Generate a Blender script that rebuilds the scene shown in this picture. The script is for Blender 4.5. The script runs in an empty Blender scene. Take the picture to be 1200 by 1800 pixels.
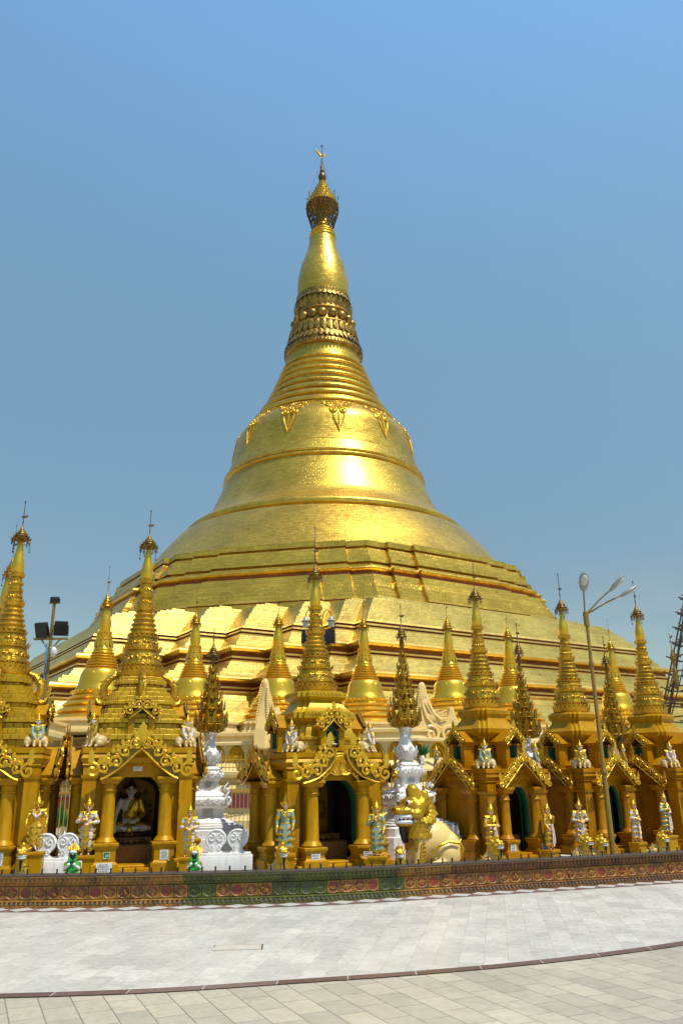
import bpy, math, random
from mathutils import Vector, Matrix, noise
random.seed(7)
R = math.radians
C = bpy.context.scene.collection
scene = bpy.context.scene

# ------------------------------------------------------------------ camera, sky, sun, exposure
EYE, FPX, PITCH, ROLL = 1.65, 1420.0, R(18.6), R(0.8)
_f = Vector((0, math.cos(PITCH), math.sin(PITCH)))
_u0 = Vector((0, -math.sin(PITCH), math.cos(PITCH)))
_r0 = Vector((1, 0, 0))
_u = _u0 * math.cos(ROLL) + _r0 * math.sin(ROLL)
_r = _r0 * math.cos(ROLL) - _u0 * math.sin(ROLL)
cam_d = bpy.data.cameras.new('camera')
cam = bpy.data.objects.new('camera', cam_d)
C.objects.link(cam)
cam_d.sensor_fit = 'VERTICAL'
cam_d.sensor_height = 36.0
cam_d.lens = FPX / 1800.0 * 36.0
cam_d.clip_end = 5000
m3 = Matrix((_r, _u, -_f)).transposed()
cam.matrix_world = Matrix.Translation((0, 0, EYE)) @ m3.to_4x4()
scene.camera = cam

SUN_AZ, SUN_EL = R(51), R(64)           # azimuth to the right of the line back to the camera
sun_dir = Vector((math.sin(SUN_AZ) * math.cos(SUN_EL), -math.cos(SUN_AZ) * math.cos(SUN_EL), math.sin(SUN_EL)))
sun_d = bpy.data.lights.new('sun', 'SUN')
sun_d.energy = 5.0
sun_d.angle = R(0.53)
sun_d.color = (1.0, 0.95, 0.86)
sun = bpy.data.objects.new('sun', sun_d)
C.objects.link(sun)
sun.rotation_euler = sun_dir.to_track_quat('Z', 'Y').to_euler()

world = bpy.data.worlds.new('World')
scene.world = world
world.use_nodes = True
wn = world.node_tree
wn.nodes.clear()
w_out = wn.nodes.new('ShaderNodeOutputWorld')
w_bg = wn.nodes.new('ShaderNodeBackground')
w_bg.inputs['Strength'].default_value = 0.15
sky = wn.nodes.new('ShaderNodeTexSky')
sky.sky_type = 'NISHITA'
sky.sun_disc = False
sky.sun_elevation = SUN_EL
sky.sun_rotation = math.atan2(sun_dir.x, sun_dir.y)
sky.air_density = 1.5
sky.dust_density = 0.3
sky.ozone_density = 6.0
# thin cumulus low over the horizon
tc = wn.nodes.new('ShaderNodeTexCoord')
mp = wn.nodes.new('ShaderNodeMapping')
mp.inputs['Scale'].default_value = (1.0, 1.0, 2.6)
nz = wn.nodes.new('ShaderNodeTexNoise')
nz.inputs['Scale'].default_value = 5.0
nz.inputs['Detail'].default_value = 7.0
nz.inputs['Roughness'].default_value = 0.55
cr = wn.nodes.new('ShaderNodeMapRange')
cr.inputs['From Min'].default_value = 0.46
cr.inputs['From Max'].default_value = 0.66
sep = wn.nodes.new('ShaderNodeSeparateXYZ')
el = wn.nodes.new('ShaderNodeMapRange')
el.inputs['From Min'].default_value = 0.25
el.inputs['From Max'].default_value = 0.12
mul = wn.nodes.new('ShaderNodeMath'); mul.operation = 'MULTIPLY'
mul2 = wn.nodes.new('ShaderNodeMath'); mul2.operation = 'MULTIPLY'
mul2.inputs[1].default_value = 0.65
mixw = wn.nodes.new('ShaderNodeMixRGB')
mixw.inputs['Color2'].default_value = (4.4, 5.0, 6.2, 1)
L = wn.links.new
L(tc.outputs['Generated'], mp.inputs['Vector']); L(mp.outputs['Vector'], nz.inputs['Vector'])
L(nz.outputs['Fac'], cr.inputs['Value']); L(tc.outputs['Generated'], sep.inputs['Vector'])
L(sep.outputs['Z'], el.inputs['Value']); L(cr.outputs['Result'], mul.inputs[0]); L(el.outputs['Result'], mul.inputs[1])
L(mul.outputs[0], mul2.inputs[0]); L(mul2.outputs[0], mixw.inputs['Fac'])
L(sky.outputs['Color'], mixw.inputs['Color1'])
# humid tropical air: greyer low down, bluer higher up
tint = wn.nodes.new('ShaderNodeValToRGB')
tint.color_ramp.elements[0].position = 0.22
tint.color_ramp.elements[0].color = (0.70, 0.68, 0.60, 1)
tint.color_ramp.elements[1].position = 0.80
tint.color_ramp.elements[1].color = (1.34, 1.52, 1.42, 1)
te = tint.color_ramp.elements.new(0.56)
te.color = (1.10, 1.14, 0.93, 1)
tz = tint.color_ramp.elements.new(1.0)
tz.color = (0.55, 0.72, 0.85, 1)  # zenith out of view, darkened to cut the fill light
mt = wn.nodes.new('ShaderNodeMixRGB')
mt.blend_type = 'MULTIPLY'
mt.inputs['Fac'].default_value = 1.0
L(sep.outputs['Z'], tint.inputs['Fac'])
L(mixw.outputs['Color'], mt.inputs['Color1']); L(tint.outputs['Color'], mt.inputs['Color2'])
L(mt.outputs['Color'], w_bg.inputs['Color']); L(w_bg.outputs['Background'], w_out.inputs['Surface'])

scene.view_settings.view_transform = 'Standard'
scene.view_settings.look = 'None'
scene.view_settings.gamma = 1
scene.view_settings.exposure = 0.0


def AT(px, py, Y):
    """world point seen at photo pixel (px, py) at forward distance Y"""
    d = _f + _r * ((px - 600) / FPX) + _u * ((900 - py) / FPX)
    t = Y / d.y
    return Vector((d.x * t, Y, EYE + d.z * t))


def GROUND(px, py, z=0.0):
    d = _f + _r * ((px - 600) / FPX) + _u * ((900 - py) / FPX)
    t = (z - EYE) / d.z
    return Vector((d.x * t, d.y * t, z))


# ------------------------------------------------------------------ materials
def mat(name, col, metal=0.0, rough=0.5, var=0.12, nscale=6.0, bump=0.0, bscale=40.0, dirt=None, dirt_amt=0.0, dirt_scale=3.0, spec=0.5, coord='Object'):
    m = bpy.data.materials.new(name)
    m.use_nodes = True
    n = m.node_tree
    b = n.nodes['Principled BSDF']
    b.inputs['Metallic'].default_value = metal
    b.inputs['Specular IOR Level'].default_value = spec
    t = n.nodes.new('ShaderNodeTexCoord')
    nt = n.nodes.new('ShaderNodeTexNoise')
    nt.inputs['Scale'].default_value = nscale
    nt.inputs['Detail'].default_value = 6
    n.links.new(t.outputs[coord], nt.inputs['Vector'])
    mx = n.nodes.new('ShaderNodeMixRGB')
    mx.inputs['Color1'].default_value = tuple(c * (1 - var) for c in col) + (1,)
    mx.inputs['Color2'].default_value = tuple(min(1, c * (1 + var)) for c in col) + (1,)
    n.links.new(nt.outputs['Fac'], mx.inputs['Fac'])
    out = mx.outputs['Color']
    if dirt:
        dn = n.nodes.new('ShaderNodeTexNoise')
        dn.inputs['Scale'].default_value = dirt_scale
        dn.inputs['Detail'].default_value = 9
        dn.inputs['Roughness'].default_value = 0.65
        n.links.new(t.outputs[coord], dn.inputs['Vector'])
        r = n.nodes.new('ShaderNodeMapRange')
        r.inputs['From Min'].default_value = 0.45
        r.inputs['From Max'].default_value = 0.68
        r.inputs['To Max'].default_value = dirt_amt
        n.links.new(dn.outputs['Fac'], r.inputs['Value'])
        m2 = n.nodes.new('ShaderNodeMixRGB')
        m2.inputs['Color2'].default_value = tuple(dirt) + (1,)
        n.links.new(r.outputs['Result'], m2.inputs['Fac'])
        n.links.new(out, m2.inputs['Color1'])
        out = m2.outputs['Color']
    n.links.new(out, b.inputs['Base Color'])
    rr = n.nodes.new('ShaderNodeMapRange')
    rr.inputs['To Min'].default_value = max(0.02, rough - 0.08)
    rr.inputs['To Max'].default_value = min(1, rough + 0.1)
    n.links.new(nt.outputs['Fac'], rr.inputs['Value'])
    n.links.new(rr.outputs['Result'], b.inputs['Roughness'])
    if bump > 0:
        bn = n.nodes.new('ShaderNodeTexNoise')
        bn.inputs['Scale'].default_value = bscale
        bn.inputs['Detail'].default_value = 4
        n.links.new(t.outputs[coord], bn.inputs['Vector'])
        bp = n.nodes.new('ShaderNodeBump')
        bp.inputs['Strength'].default_value = bump
        bp.inputs['Distance'].default_value = 0.02
        n.links.new(bn.outputs['Fac'], bp.inputs['Height'])
        n.links.new(bp.outputs['Normal'], b.inputs['Normal'])
    return m


def weather(m, dark, amt=0.6, sx=7.0, sz=0.7):
    """streaks and worn patches over a painted surface"""
    n = m.node_tree
    b = n.nodes['Principled BSDF']
    src = b.inputs['Base Color'].links[0].from_socket
    t = n.nodes.new('ShaderNodeTexCoord')
    mp = n.nodes.new('ShaderNodeMapping')
    mp.inputs['Scale'].default_value = (sx, sx, sz)
    n.links.new(t.outputs['Object'], mp.inputs['Vector'])
    nz_ = n.nodes.new('ShaderNodeTexNoise')
    nz_.inputs['Scale'].default_value = 1.6
    nz_.inputs['Detail'].default_value = 8
    nz_.inputs['Roughness'].default_value = 0.7
    n.links.new(mp.outputs['Vector'], nz_.inputs['Vector'])
    r = n.nodes.new('ShaderNodeMapRange')
    r.inputs['From Min'].default_value = 0.50
    r.inputs['From Max'].default_value = 0.75
    r.inputs['To Max'].default_value = amt
    n.links.new(nz_.outputs['Fac'], r.inputs['Value'])
    mx = n.nodes.new('ShaderNodeMixRGB')
    mx.inputs['Color2'].default_value = tuple(dark) + (1,)
    n.links.new(r.outputs['Result'], mx.inputs['Fac'])
    n.links.new(src, mx.inputs['Color1'])
    n.links.new(mx.outputs['Color'], b.inputs['Base Color'])


def plate_mat(name, c1, c2, metal, rough, bw=0.55, bh=0.30, bump=0.5, mort=0.55):
    """gold leaf plates laid in courses; UV in metres"""
    m = bpy.data.materials.new(name)
    m.use_nodes = True
    n = m.node_tree
    b = n.nodes['Principled BSDF']
    b.inputs['Metallic'].default_value = metal
    t = n.nodes.new('ShaderNodeTexCoord')
    br = n.nodes.new('ShaderNodeTexBrick')
    br.inputs['Scale'].default_value = 1.0
    br.inputs['Brick Width'].default_value = bw
    br.inputs['Row Height'].default_value = bh
    br.inputs['Mortar Size'].default_value = 0.028
    br.inputs['Mortar Smooth'].default_value = 0.4
    br.inputs['Color1'].default_value = c1 + (1,)
    br.inputs['Color2'].default_value = c2 + (1,)
    br.inputs['Mortar'].default_value = tuple(x * mort for x in c1) + (1,)
    n.links.new(t.outputs['UV'], br.inputs['Vector'])
    nt = n.nodes.new('ShaderNodeTexNoise')
    nt.inputs['Scale'].default_value = 0.35
    nt.inputs['Detail'].default_value = 8
    n.links.new(t.outputs['Object'], nt.inputs['Vector'])
    hs = n.nodes.new('ShaderNodeMixRGB')
    hs.blend_type = 'MULTIPLY'
    hs.inputs['Fac'].default_value = 0.95
    rp = n.nodes.new('ShaderNodeMapRange')
    rp.inputs['From Min'].default_value = 0.3
    rp.inputs['From Max'].default_value = 0.7
    rp.inputs['To Min'].default_value = 0.72
    rp.inputs['To Max'].default_value = 1.1
    n.links.new(nt.outputs['Fac'], rp.inputs['Value'])
    n.links.new(br.outputs['Color'], hs.inputs['Color1'])
    n.links.new(rp.outputs['Result'], hs.inputs['Color2'])
    # small dark blemishes
    sp = n.nodes.new('ShaderNodeTexNoise')
    sp.inputs['Scale'].default_value = 3.2
    sp.inputs['Detail'].default_value = 3
    n.links.new(t.outputs['Object'], sp.inputs['Vector'])
    sr = n.nodes.new('ShaderNodeMapRange')
    sr.inputs['From Min'].default_value = 0.71
    sr.inputs['From Max'].default_value = 0.76
    n.links.new(sp.outputs['Fac'], sr.inputs['Value'])
    ms = n.nodes.new('ShaderNodeMixRGB')
    ms.inputs['Color2'].default_value = (0.10, 0.05, 0.01, 1)
    n.links.new(sr.outputs['Result'], ms.inputs['Fac'])
    n.links.new(hs.outputs['Color'], ms.inputs['Color1'])
    n.links.new(ms.outputs['Color'], b.inputs['Base Color'])
    # uneven hammered plates
    vn = n.nodes.new('ShaderNodeTexNoise')
    vn.inputs['Scale'].default_value = 2.6
    vn.inputs['Detail'].default_value = 5
    n.links.new(t.outputs['UV'], vn.inputs['Vector'])
    ad = n.nodes.new('ShaderNodeMath')
    ad.operation = 'MULTIPLY_ADD'
    ad.inputs[1].default_value = 0.9
    n.links.new(vn.outputs['Fac'], ad.inputs[0])
    n.links.new(br.outputs['Color'], ad.inputs[2])
    bp = n.nodes.new('ShaderNodeBump')
    bp.inputs['Strength'].default_value = bump
    bp.inputs['Distance'].default_value = 0.05
    n.links.new(ad.outputs[0], bp.inputs['Height'])
    n.links.new(bp.outputs['Normal'], b.inputs['Normal'])
    rr = n.nodes.new('ShaderNodeMapRange')
    rr.inputs['To Min'].default_value = rough - 0.07
    rr.inputs['To Max'].default_value = rough + 0.1
    n.links.new(vn.outputs['Fac'], rr.inputs['Value'])
    n.links.new(rr.outputs['Result'], b.inputs['Roughness'])
    return m


def tile_mat(name, c1, c2, mortar, bw, bh, rot, rough, ms=0.006):
    m = bpy.data.materials.new(name)
    m.use_nodes = True
    n = m.node_tree
    b = n.nodes['Principled BSDF']
    t = n.nodes.new('ShaderNodeTexCoord')
    mp = n.nodes.new('ShaderNodeMapping')
    mp.inputs['Rotation'].default_value = (0, 0, rot)
    n.links.new(t.outputs['Object'], mp.inputs['Vector'])
    br = n.nodes.new('ShaderNodeTexBrick')
    br.inputs['Scale'].default_value = 1.0
    br.inputs['Brick Width'].default_value = bw
    br.inputs['Row Height'].default_value = bh
    br.inputs['Mortar Size'].default_value = ms
    br.inputs['Mortar Smooth'].default_value = 0.1
    br.offset = 0.37
    br.inputs['Color1'].default_value = c1 + (1,)
    br.inputs['Color2'].default_value = c2 + (1,)
    br.inputs['Mortar'].default_value = mortar + (1,)
    n.links.new(mp.outputs['Vector'], br.inputs['Vector'])
    # tone that changes from slab to slab in long patches, and veins and stains
    nt = n.nodes.new('ShaderNodeTexNoise')
    nt.inputs['Scale'].default_value = 1.1
    nt.inputs['Detail'].default_value = 7
    nt.inputs['Roughness'].default_value = 0.62
    n.links.new(mp.outputs['Vector'], nt.inputs['Vector'])
    rp = n.nodes.new('ShaderNodeMapRange')
    rp.inputs['From Min'].default_value = 0.3
    rp.inputs['From Max'].default_value = 0.7
    rp.inputs['To Min'].default_value = 0.86
    rp.inputs['To Max'].default_value = 1.08
    n.links.new(nt.outputs['Fac'], rp.inputs['Value'])
    mu = n.nodes.new('ShaderNodeMixRGB')
    mu.blend_type = 'MULTIPLY'
    mu.inputs['Fac'].default_value = 1
    n.links.new(br.outputs['Color'], mu.inputs['Color1'])
    n.links.new(rp.outputs['Result'], mu.inputs['Color2'])
    wv = n.nodes.new('ShaderNodeTexNoise')
    wv.inputs['Scale'].default_value = 9
    wv.inputs['Detail'].default_value = 9
    wv.inputs['Distortion'].default_value = 1.4
    n.links.new(mp.outputs['Vector'], wv.inputs['Vector'])
    wr = n.nodes.new('ShaderNodeMapRange')
    wr.inputs['From Min'].default_value = 0.35
    wr.inputs['From Max'].default_value = 0.65
    wr.inputs['To Min'].default_value = 0.93
    wr.inputs['To Max'].default_value = 1.05
    n.links.new(wv.outputs['Fac'], wr.inputs['Value'])
    mu2 = n.nodes.new('ShaderNodeMixRGB')
    mu2.blend_type = 'MULTIPLY'
    mu2.inputs['Fac'].default_value = 1
    n.links.new(mu.outputs['Color'], mu2.inputs['Color1'])
    n.links.new(wr.outputs['Result'], mu2.inputs['Color2'])
    n.links.new(mu2.outputs['Color'], b.inputs['Base Color'])
    rr = n.nodes.new('ShaderNodeMapRange')
    rr.inputs['To Min'].default_value = rough - 0.1
    rr.inputs['To Max'].default_value = rough + 0.2
    n.links.new(wv.outputs['Fac'], rr.inputs['Value'])
    n.links.new(rr.outputs['Result'], b.inputs['Roughness'])
    bp = n.nodes.new('ShaderNodeBump')
    bp.inputs['Strength'].default_value = 0.15
    bp.inputs['Distance'].default_value = 0.004
    n.links.new(br.outputs['Fac'], bp.inputs['Height'])
    bp.invert = True
    n.links.new(bp.outputs['Normal'], b.inputs['Normal'])
    return m


M = {}
M['plate'] = plate_mat('gold_plates', (0.77, 0.48, 0.062), (0.58, 0.35, 0.036), 0.78, 0.33, 0.42, 0.21, 0.45, 0.66)
M['plate_leaf'] = plate_mat('gold_leaf_terrace', (0.84, 0.585, 0.14), (0.75, 0.51, 0.105), 0.84, 0.38, 1.4, 0.24, 0.5, 0.80)
M['gold_worn'] = mat('worn_gold', (0.36, 0.215, 0.035), 0.78, 0.42, 0.3, 2.0, 0.6, 8.0, (0.05, 0.03, 0.008), 0.9, 1.3)
M['gold_polished'] = mat('polished_gold', (0.78, 0.46, 0.035), 0.80, 0.29, 0.10, 3.0, 0.05, 9.0, (0.35, 0.2, 0.03), 0.35, 1.3)
M['gold_paint'] = mat('gold_paint', (0.44, 0.225, 0.0), 0.15, 0.42, 0.12, 3.0, 0.10, 60.0, (0.27, 0.105, 0.0), 0.55, 2.2, 0.2)
M['gold_paint_brown'] = mat('shaded_gold_paint', (0.40, 0.172, 0.0), 0.15, 0.42, 0.14, 3.0, 0.10, 60.0, (0.20, 0.07, 0.0), 0.6, 2.2, 0.2)  # gold paint browned to carry the shade on the right-hand shrines
M['gold_bright'] = mat('bright_gold_relief', (0.68, 0.40, 0.025), 0.72, 0.30, 0.14, 14.0, 0.35, 60.0)
M['gold_block'] = mat('gold_roof_blocks', (0.50, 0.31, 0.006), 0.40, 0.38, 0.16, 9.0, 0.10, 40.0, (0.4, 0.24, 0.02), 0.5, 4.0)
M['gold_spire'] = mat('gold_spire', (0.60, 0.34, 0.022), 0.78, 0.33, 0.22, 10.0, 0.55, 38.0, (0.22, 0.12, 0.02), 0.7, 4.0)
M['gold_dark'] = mat('antique_gold', (0.20, 0.115, 0.02), 0.75, 0.40, 0.3, 16.0, 0.4, 60.0)
M['gold_tree'] = mat('tree_gold', (0.40, 0.22, 0.015), 0.85, 0.33, 0.45, 18.0, 0.4, 60.0)
M['bronze'] = mat('dark_bronze', (0.12, 0.075, 0.025), 0.7, 0.45, 0.3, 9.0)
M['red'] = mat('red_lacquer', (0.30, 0.05, 0.02), 0.2, 0.5, 0.2, 1.0)
M['white'] = mat('white_plaster', (0.74, 0.73, 0.70), 0, 0.6, 0.05, 4.0, 0.25, 30.0, (0.50, 0.47, 0.42), 0.35, 3.0)
M['cream'] = mat('cream_plaster', (0.66, 0.50, 0.21), 0, 0.5, 0.06, 1.5, 0.1, 20.0, (0.6, 0.45, 0.2), 0.35, 1.2)
M['cream_lion'] = mat('cream_paint', (0.70, 0.49, 0.17), 0, 0.38, 0.05, 4.0, 0.05, 30.0)
M['ivory'] = mat('ivory_paint', (0.52, 0.37, 0.15), 0, 0.4, 0.05, 5.0)
M['green'] = mat('green_wall_paint', (0.028, 0.145, 0.085), 0, 0.55, 0.15, 3.0)
M['green_gloss'] = mat('green_gloss_paint', (0.02, 0.30, 0.05), 0, 0.25, 0.15, 8.0)
M['black'] = mat('black_paint', (0.012, 0.012, 0.013), 0, 0.45, 0.2, 10.0)
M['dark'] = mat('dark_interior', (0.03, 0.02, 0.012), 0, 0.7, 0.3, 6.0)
M['skin'] = mat('painted_skin', (0.66, 0.38, 0.24), 0, 0.4, 0.05, 8.0)
M['pale_skin'] = mat('pale_painted_skin', (0.66, 0.56, 0.47), 0, 0.4, 0.05, 8.0)
M['hair'] = mat('black_hair_paint', (0.015, 0.012, 0.012), 0, 0.5, 0.2, 30.0, 0.4, 90)
M['lips'] = mat('red_lip_paint', (0.35, 0.05, 0.04), 0, 0.4)
M['robe_white'] = mat('white_robe_paint', (0.56, 0.48, 0.48), 0, 0.45, 0.06, 8.0, 0.2, 40)
M['robe_green'] = mat('pale_green_robe_paint', (0.22, 0.32, 0.235), 0, 0.45, 0.08, 8.0, 0.2, 40)
M['robe_gold'] = mat('gold_robe_paint', (0.55, 0.33, 0.05), 0.5, 0.4, 0.08, 8.0, 0.2, 40)
M['iron'] = mat('gold_painted_iron', (0.52, 0.32, 0.03), 0.3, 0.5)
M['pole_paint'] = mat('mustard_pole_paint', (0.24, 0.15, 0.018), 0.1, 0.45, 0.15, 5.0, 0.1, 30, (0.15, 0.08, 0.02), 0.5, 3.0)
M['steel'] = mat('grey_steel', (0.26, 0.27, 0.25), 0.2, 0.4)
M['blue'] = mat('blue_pipe', (0.05, 0.20, 0.42), 0, 0.5)
M['marble'] = mat('white_marble', (0.60, 0.58, 0.54), 0, 0.35, 0.06, 12.0)
M['ink'] = mat('dark_lettering', (0.04, 0.035, 0.035), 0, 0.6)
M['maroon'] = mat('maroon_panel', (0.33, 0.075, 0.085), 0, 0.5, 0.2, 8.0, 0.3, 30)
M['leaf'] = mat('leaf_green', (0.03, 0.12, 0.02), 0, 0.5, 0.4, 12.0)
M['bamboo'] = mat('dark_bamboo', (0.10, 0.06, 0.03), 0, 0.6, 0.3, 8.0)
M['altar'] = mat('dark_red_gold_altar', (0.20, 0.085, 0.02), 0.4, 0.45, 0.6, 24.0, 0.8, 50)
M['glass'] = mat('frosted_glass', (0.45, 0.46, 0.44), 0, 0.2, 0.05, 4.0)
M['eye'] = mat('white_enamel', (0.70, 0.70, 0.67), 0, 0.25)
M['sign_green'] = mat('green_sign_enamel', (0.01, 0.11, 0.03), 0, 0.35)
# glazed boundary wall
M['glaze_ochre'] = mat('ochre_glaze', (0.30, 0.145, 0.02), 0.1, 0.38, 0.3, 12.0, 0.6, 45, (0.05, 0.03, 0.012), 0.85, 5.0)
M['glaze_green'] = mat('olive_green_glaze', (0.085, 0.095, 0.012), 0.1, 0.38, 0.35, 12.0, 0.6, 45, (0.025, 0.03, 0.01), 0.85, 5.0)
M['glaze_brown'] = mat('brown_glaze', (0.17, 0.07, 0.014), 0.1, 0.38, 0.35, 12.0, 0.6, 45, (0.03, 0.014, 0.01), 0.9, 4.0)
M['glaze_red'] = mat('red_glaze', (0.22, 0.03, 0.010), 0.05, 0.3, 0.35, 10.0, 0.4, 45, (0.06, 0.03, 0.02), 0.7, 5.0)
M['glaze_leaf'] = mat('dark_green_glaze', (0.04, 0.065, 0.018), 0.05, 0.3, 0.35, 10.0, 0.4, 45, (0.03, 0.03, 0.02), 0.7, 5.0)
M['grime'] = mat('blackened_coping', (0.06, 0.045, 0.03), 0, 0.6, 0.5, 14.0, 0.5, 50)

weather(M['gold_paint'], (0.20, 0.075, 0.0), 0.75)
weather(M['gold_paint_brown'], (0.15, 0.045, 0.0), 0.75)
weather(M['white'], (0.34, 0.31, 0.26), 0.55)
weather(M['cream'], (0.36, 0.25, 0.09), 0.5, 2.0, .4)
weather(M['gold_block'], (0.26, 0.14, 0.0), 0.7, 5.0, 3.0)
weather(M['pole_paint'], (0.07, 0.035, 0.01), 0.8, 3.0, 1.0)
weather(M['plate_leaf'], (0.36, 0.19, 0.03), 0.55, 0.5, 0.9)

# ------------------------------------------------------------------ mesh builder
class MB:
    def __init__(s, mtx=None):
        s.v, s.f, s.mi, s.uv = [], [], [], []
        s.M = mtx or Matrix.Identity(4)

    def add(s, vs, fs, mi=0, uvs=None):
        o = len(s.v)
        s.v += [s.M @ Vector(v) for v in vs]
        for k, f in enumerate(fs):
            s.f.append([i + o for i in f])
            s.mi.append(mi[k] if isinstance(mi, list) else mi)
            s.uv.append(uvs[k] if uvs else None)

    def box(s, c, d, rz=0, mi=0, taper=1.0, bev=0.0):
        x, y, z = d[0] / 2, d[1] / 2, d[2] / 2
        cs, sn = math.cos(rz), math.sin(rz)
        vs = []
        lv = [(-z, 1.0), (z, taper)]
        if bev > 0:
            b = min(bev, x * .9, y * .9, z * .9)
            lv = [(-z, 1 - b / x), (-z + b, 1.0), (z - b, taper), (z, taper - b / x)]
        for zz, k in lv:
            for sx, sy in ((-1, -1), (1, -1), (1, 1), (-1, 1)):
                px, py = sx * x * k, sy * y * k
                vs.append((c[0] + px * cs - py * sn, c[1] + px * sn + py * cs, c[2] + zz))
        n = len(lv)
        fs = [(3, 2, 1, 0), tuple(4 * (n - 1) + i for i in range(4))]
        for r in range(n - 1):
            for i in range(4):
                j = (i + 1) % 4
                fs.append((4 * r + i, 4 * r + j, 4 * r + 4 + j, 4 * r + 4 + i))
        s.add(vs, fs, mi)

    def loft(s, rings, mi=None, cap=True, v0=0.0):
        """rings: list of lists of 3-D points, equal counts, counter-clockwise from above, bottom to top"""
        n = len(rings[0])
        vs, fs, ms, uvs = [], [], [], []
        for r in rings:
            vs += [tuple(p) for p in r]
        vv = v0
        for k in range(len(rings) - 1):
            a, b = rings[k], rings[k + 1]
            # arc length by the middle of the longest travel
            dv = max(1e-4, sum((Vector(a[i]) - Vector(b[i])).length for i in range(n)) / n)
            u = 0.0
            for i in range(n):
                j = (i + 1) % n
                du = (Vector(a[i]) - Vector(a[j])).length
                fs.append((k * n + i, k * n + j, (k + 1) * n + j, (k + 1) * n + i))
                uvs.append([(u, vv), (u + du, vv), (u + du, vv + dv), (u, vv + dv)])
                ms.append(0 if mi is None else mi[k])
                u += du
            vv += dv
        if cap:
            fs.append(tuple(range(n - 1, -1, -1))); ms.append(ms[0]); uvs.append(None)
            o = (len(rings) - 1) * n
            fs.append(tuple(o + i for i in range(n))); ms.append(ms[-1] if mi is None else mi[-1]); uvs.append(None)
        s.add(vs, fs, ms, uvs)

    def lathe(s, prof, n=24, c=(0, 0, 0), sx=1, sy=1, mi=None, cap=True, rot=0.0):
        """prof: (r, z) bottom to top"""
        rings = []
        for r, z in prof:
            rings.append([(c[0] + r * sx * math.cos(rot + 2 * math.pi * i / n), c[1] + r * sy * math.sin(rot + 2 * math.pi * i / n), c[2] + z) for i in range(n)])
        s.loft(rings, mi, cap)

    def ell(s, c, r, n=12, m=8, rot=None, mi=0):
        rm = rot or Matrix.Identity(3)
        vs = [Vector(c) + rm @ Vector((0, 0, -r[2]))]
        for j in range(1, m):
            th = -math.pi / 2 + math.pi * j / m
            for i in range(n):
                a = 2 * math.pi * i / n
                vs.append(Vector(c) + rm @ Vector((r[0] * math.cos(th) * math.cos(a), r[1] * math.cos(th) * math.sin(a), r[2] * math.sin(th))))
        vs.append(Vector(c) + rm @ Vector((0, 0, r[2])))
        fs = []
        for i in range(n):
            fs.append((0, 1 + (i + 1) % n, 1 + i))
        for j in range(m - 2):
            for i in range(n):
                a = 1 + j * n
                fs.append((a + i, a + (i + 1) % n, a + n + (i + 1) % n, a + n + i))
        a = 1 + (m - 2) * n
        for i in range(n):
            fs.append((a + i, a + (i + 1) % n, len(vs) - 1))
        s.add(vs, fs, mi)

    def tube(s, pts, rad, n=6, mi=0, flat=1.0, up=None):
        """swept tube; rad a number or one per point"""
        P = [Vector(p) for p in pts]
        rs = rad if isinstance(rad, (list, tuple)) else [rad] * len(P)
        vs, fs = [], []
        prev = None
        for k, p in enumerate(P):
            t = (P[min(k + 1, len(P) - 1)] - P[max(k - 1, 0)])
            if t.length < 1e-9:
                t = Vector((0, 0, 1))
            t.normalize()
            if prev is None:
                ref = Vector(up) if up else (Vector((0, 0, 1)) if abs(t.z) < .9 else Vector((0, 1, 0)))
                a = t.cross(ref).normalized()
            else:
                a = (prev - t * prev.dot(t)).normalized()
            prev = a
            b = t.cross(a)
            for i in range(n):
                g = 2 * math.pi * i / n
                vs.append(p + a * (rs[k] * math.cos(g)) + b * (rs[k] * flat * math.sin(g)))
        for k in range(len(P) - 1):
            for i in range(n):
                j = (i + 1) % n
                fs.append((k * n + i, k * n + j, (k + 1) * n + j, (k + 1) * n + i))
        fs.append(tuple(range(n - 1, -1, -1)))
        fs.append(tuple((len(P) - 1) * n + i for i in range(n)))
        s.add(vs, fs, mi)

    def caps(s, a, b, ra, rb, n=10):
        """tapered capsule"""
        a, b = Vector(a), Vector(b)
        d = (b - a)
        t = d.normalized() if d.length > 1e-9 else Vector((0, 0, 1))
        pts, rs = [], []
        for k in (-1, -.7, -.3):
            pts.append(a + t * ra * k); rs.append(ra * math.sqrt(max(0.0004, 1 - k * k)))
        pts += [a, b]; rs += [ra, rb]
        for k in (.3, .7, 1):
            pts.append(b + t * rb * k); rs.append(rb * math.sqrt(max(0.0004, 1 - k * k)))
        s.tube(pts, rs, n)

    def prism(s, poly, y0, y1, mi=0):
        """polygon in x, z, thick along y (y0 front < y1 back)"""
        n = len(poly)
        vs = [(p[0], y0, p[1]) for p in poly] + [(p[0], y1, p[1]) for p in poly]
        fs = [tuple(range(n)), tuple(range(2 * n - 1, n - 1, -1))]
        for i in range(n):
            j = (i + 1) % n
            fs.append((j, i, n + i, n + j))
        s.add(vs, fs, mi)

    def strip(s, left, right, thick=0.0, mi=0):
        """ribbon between two point rows"""
        n = len(left)
        vs = [tuple(p) for p in left] + [tuple(p) for p in right]
        fs = [(i, n + i, n + i + 1, i + 1) for i in range(n - 1)]
        s.add(vs, fs, mi)

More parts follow.
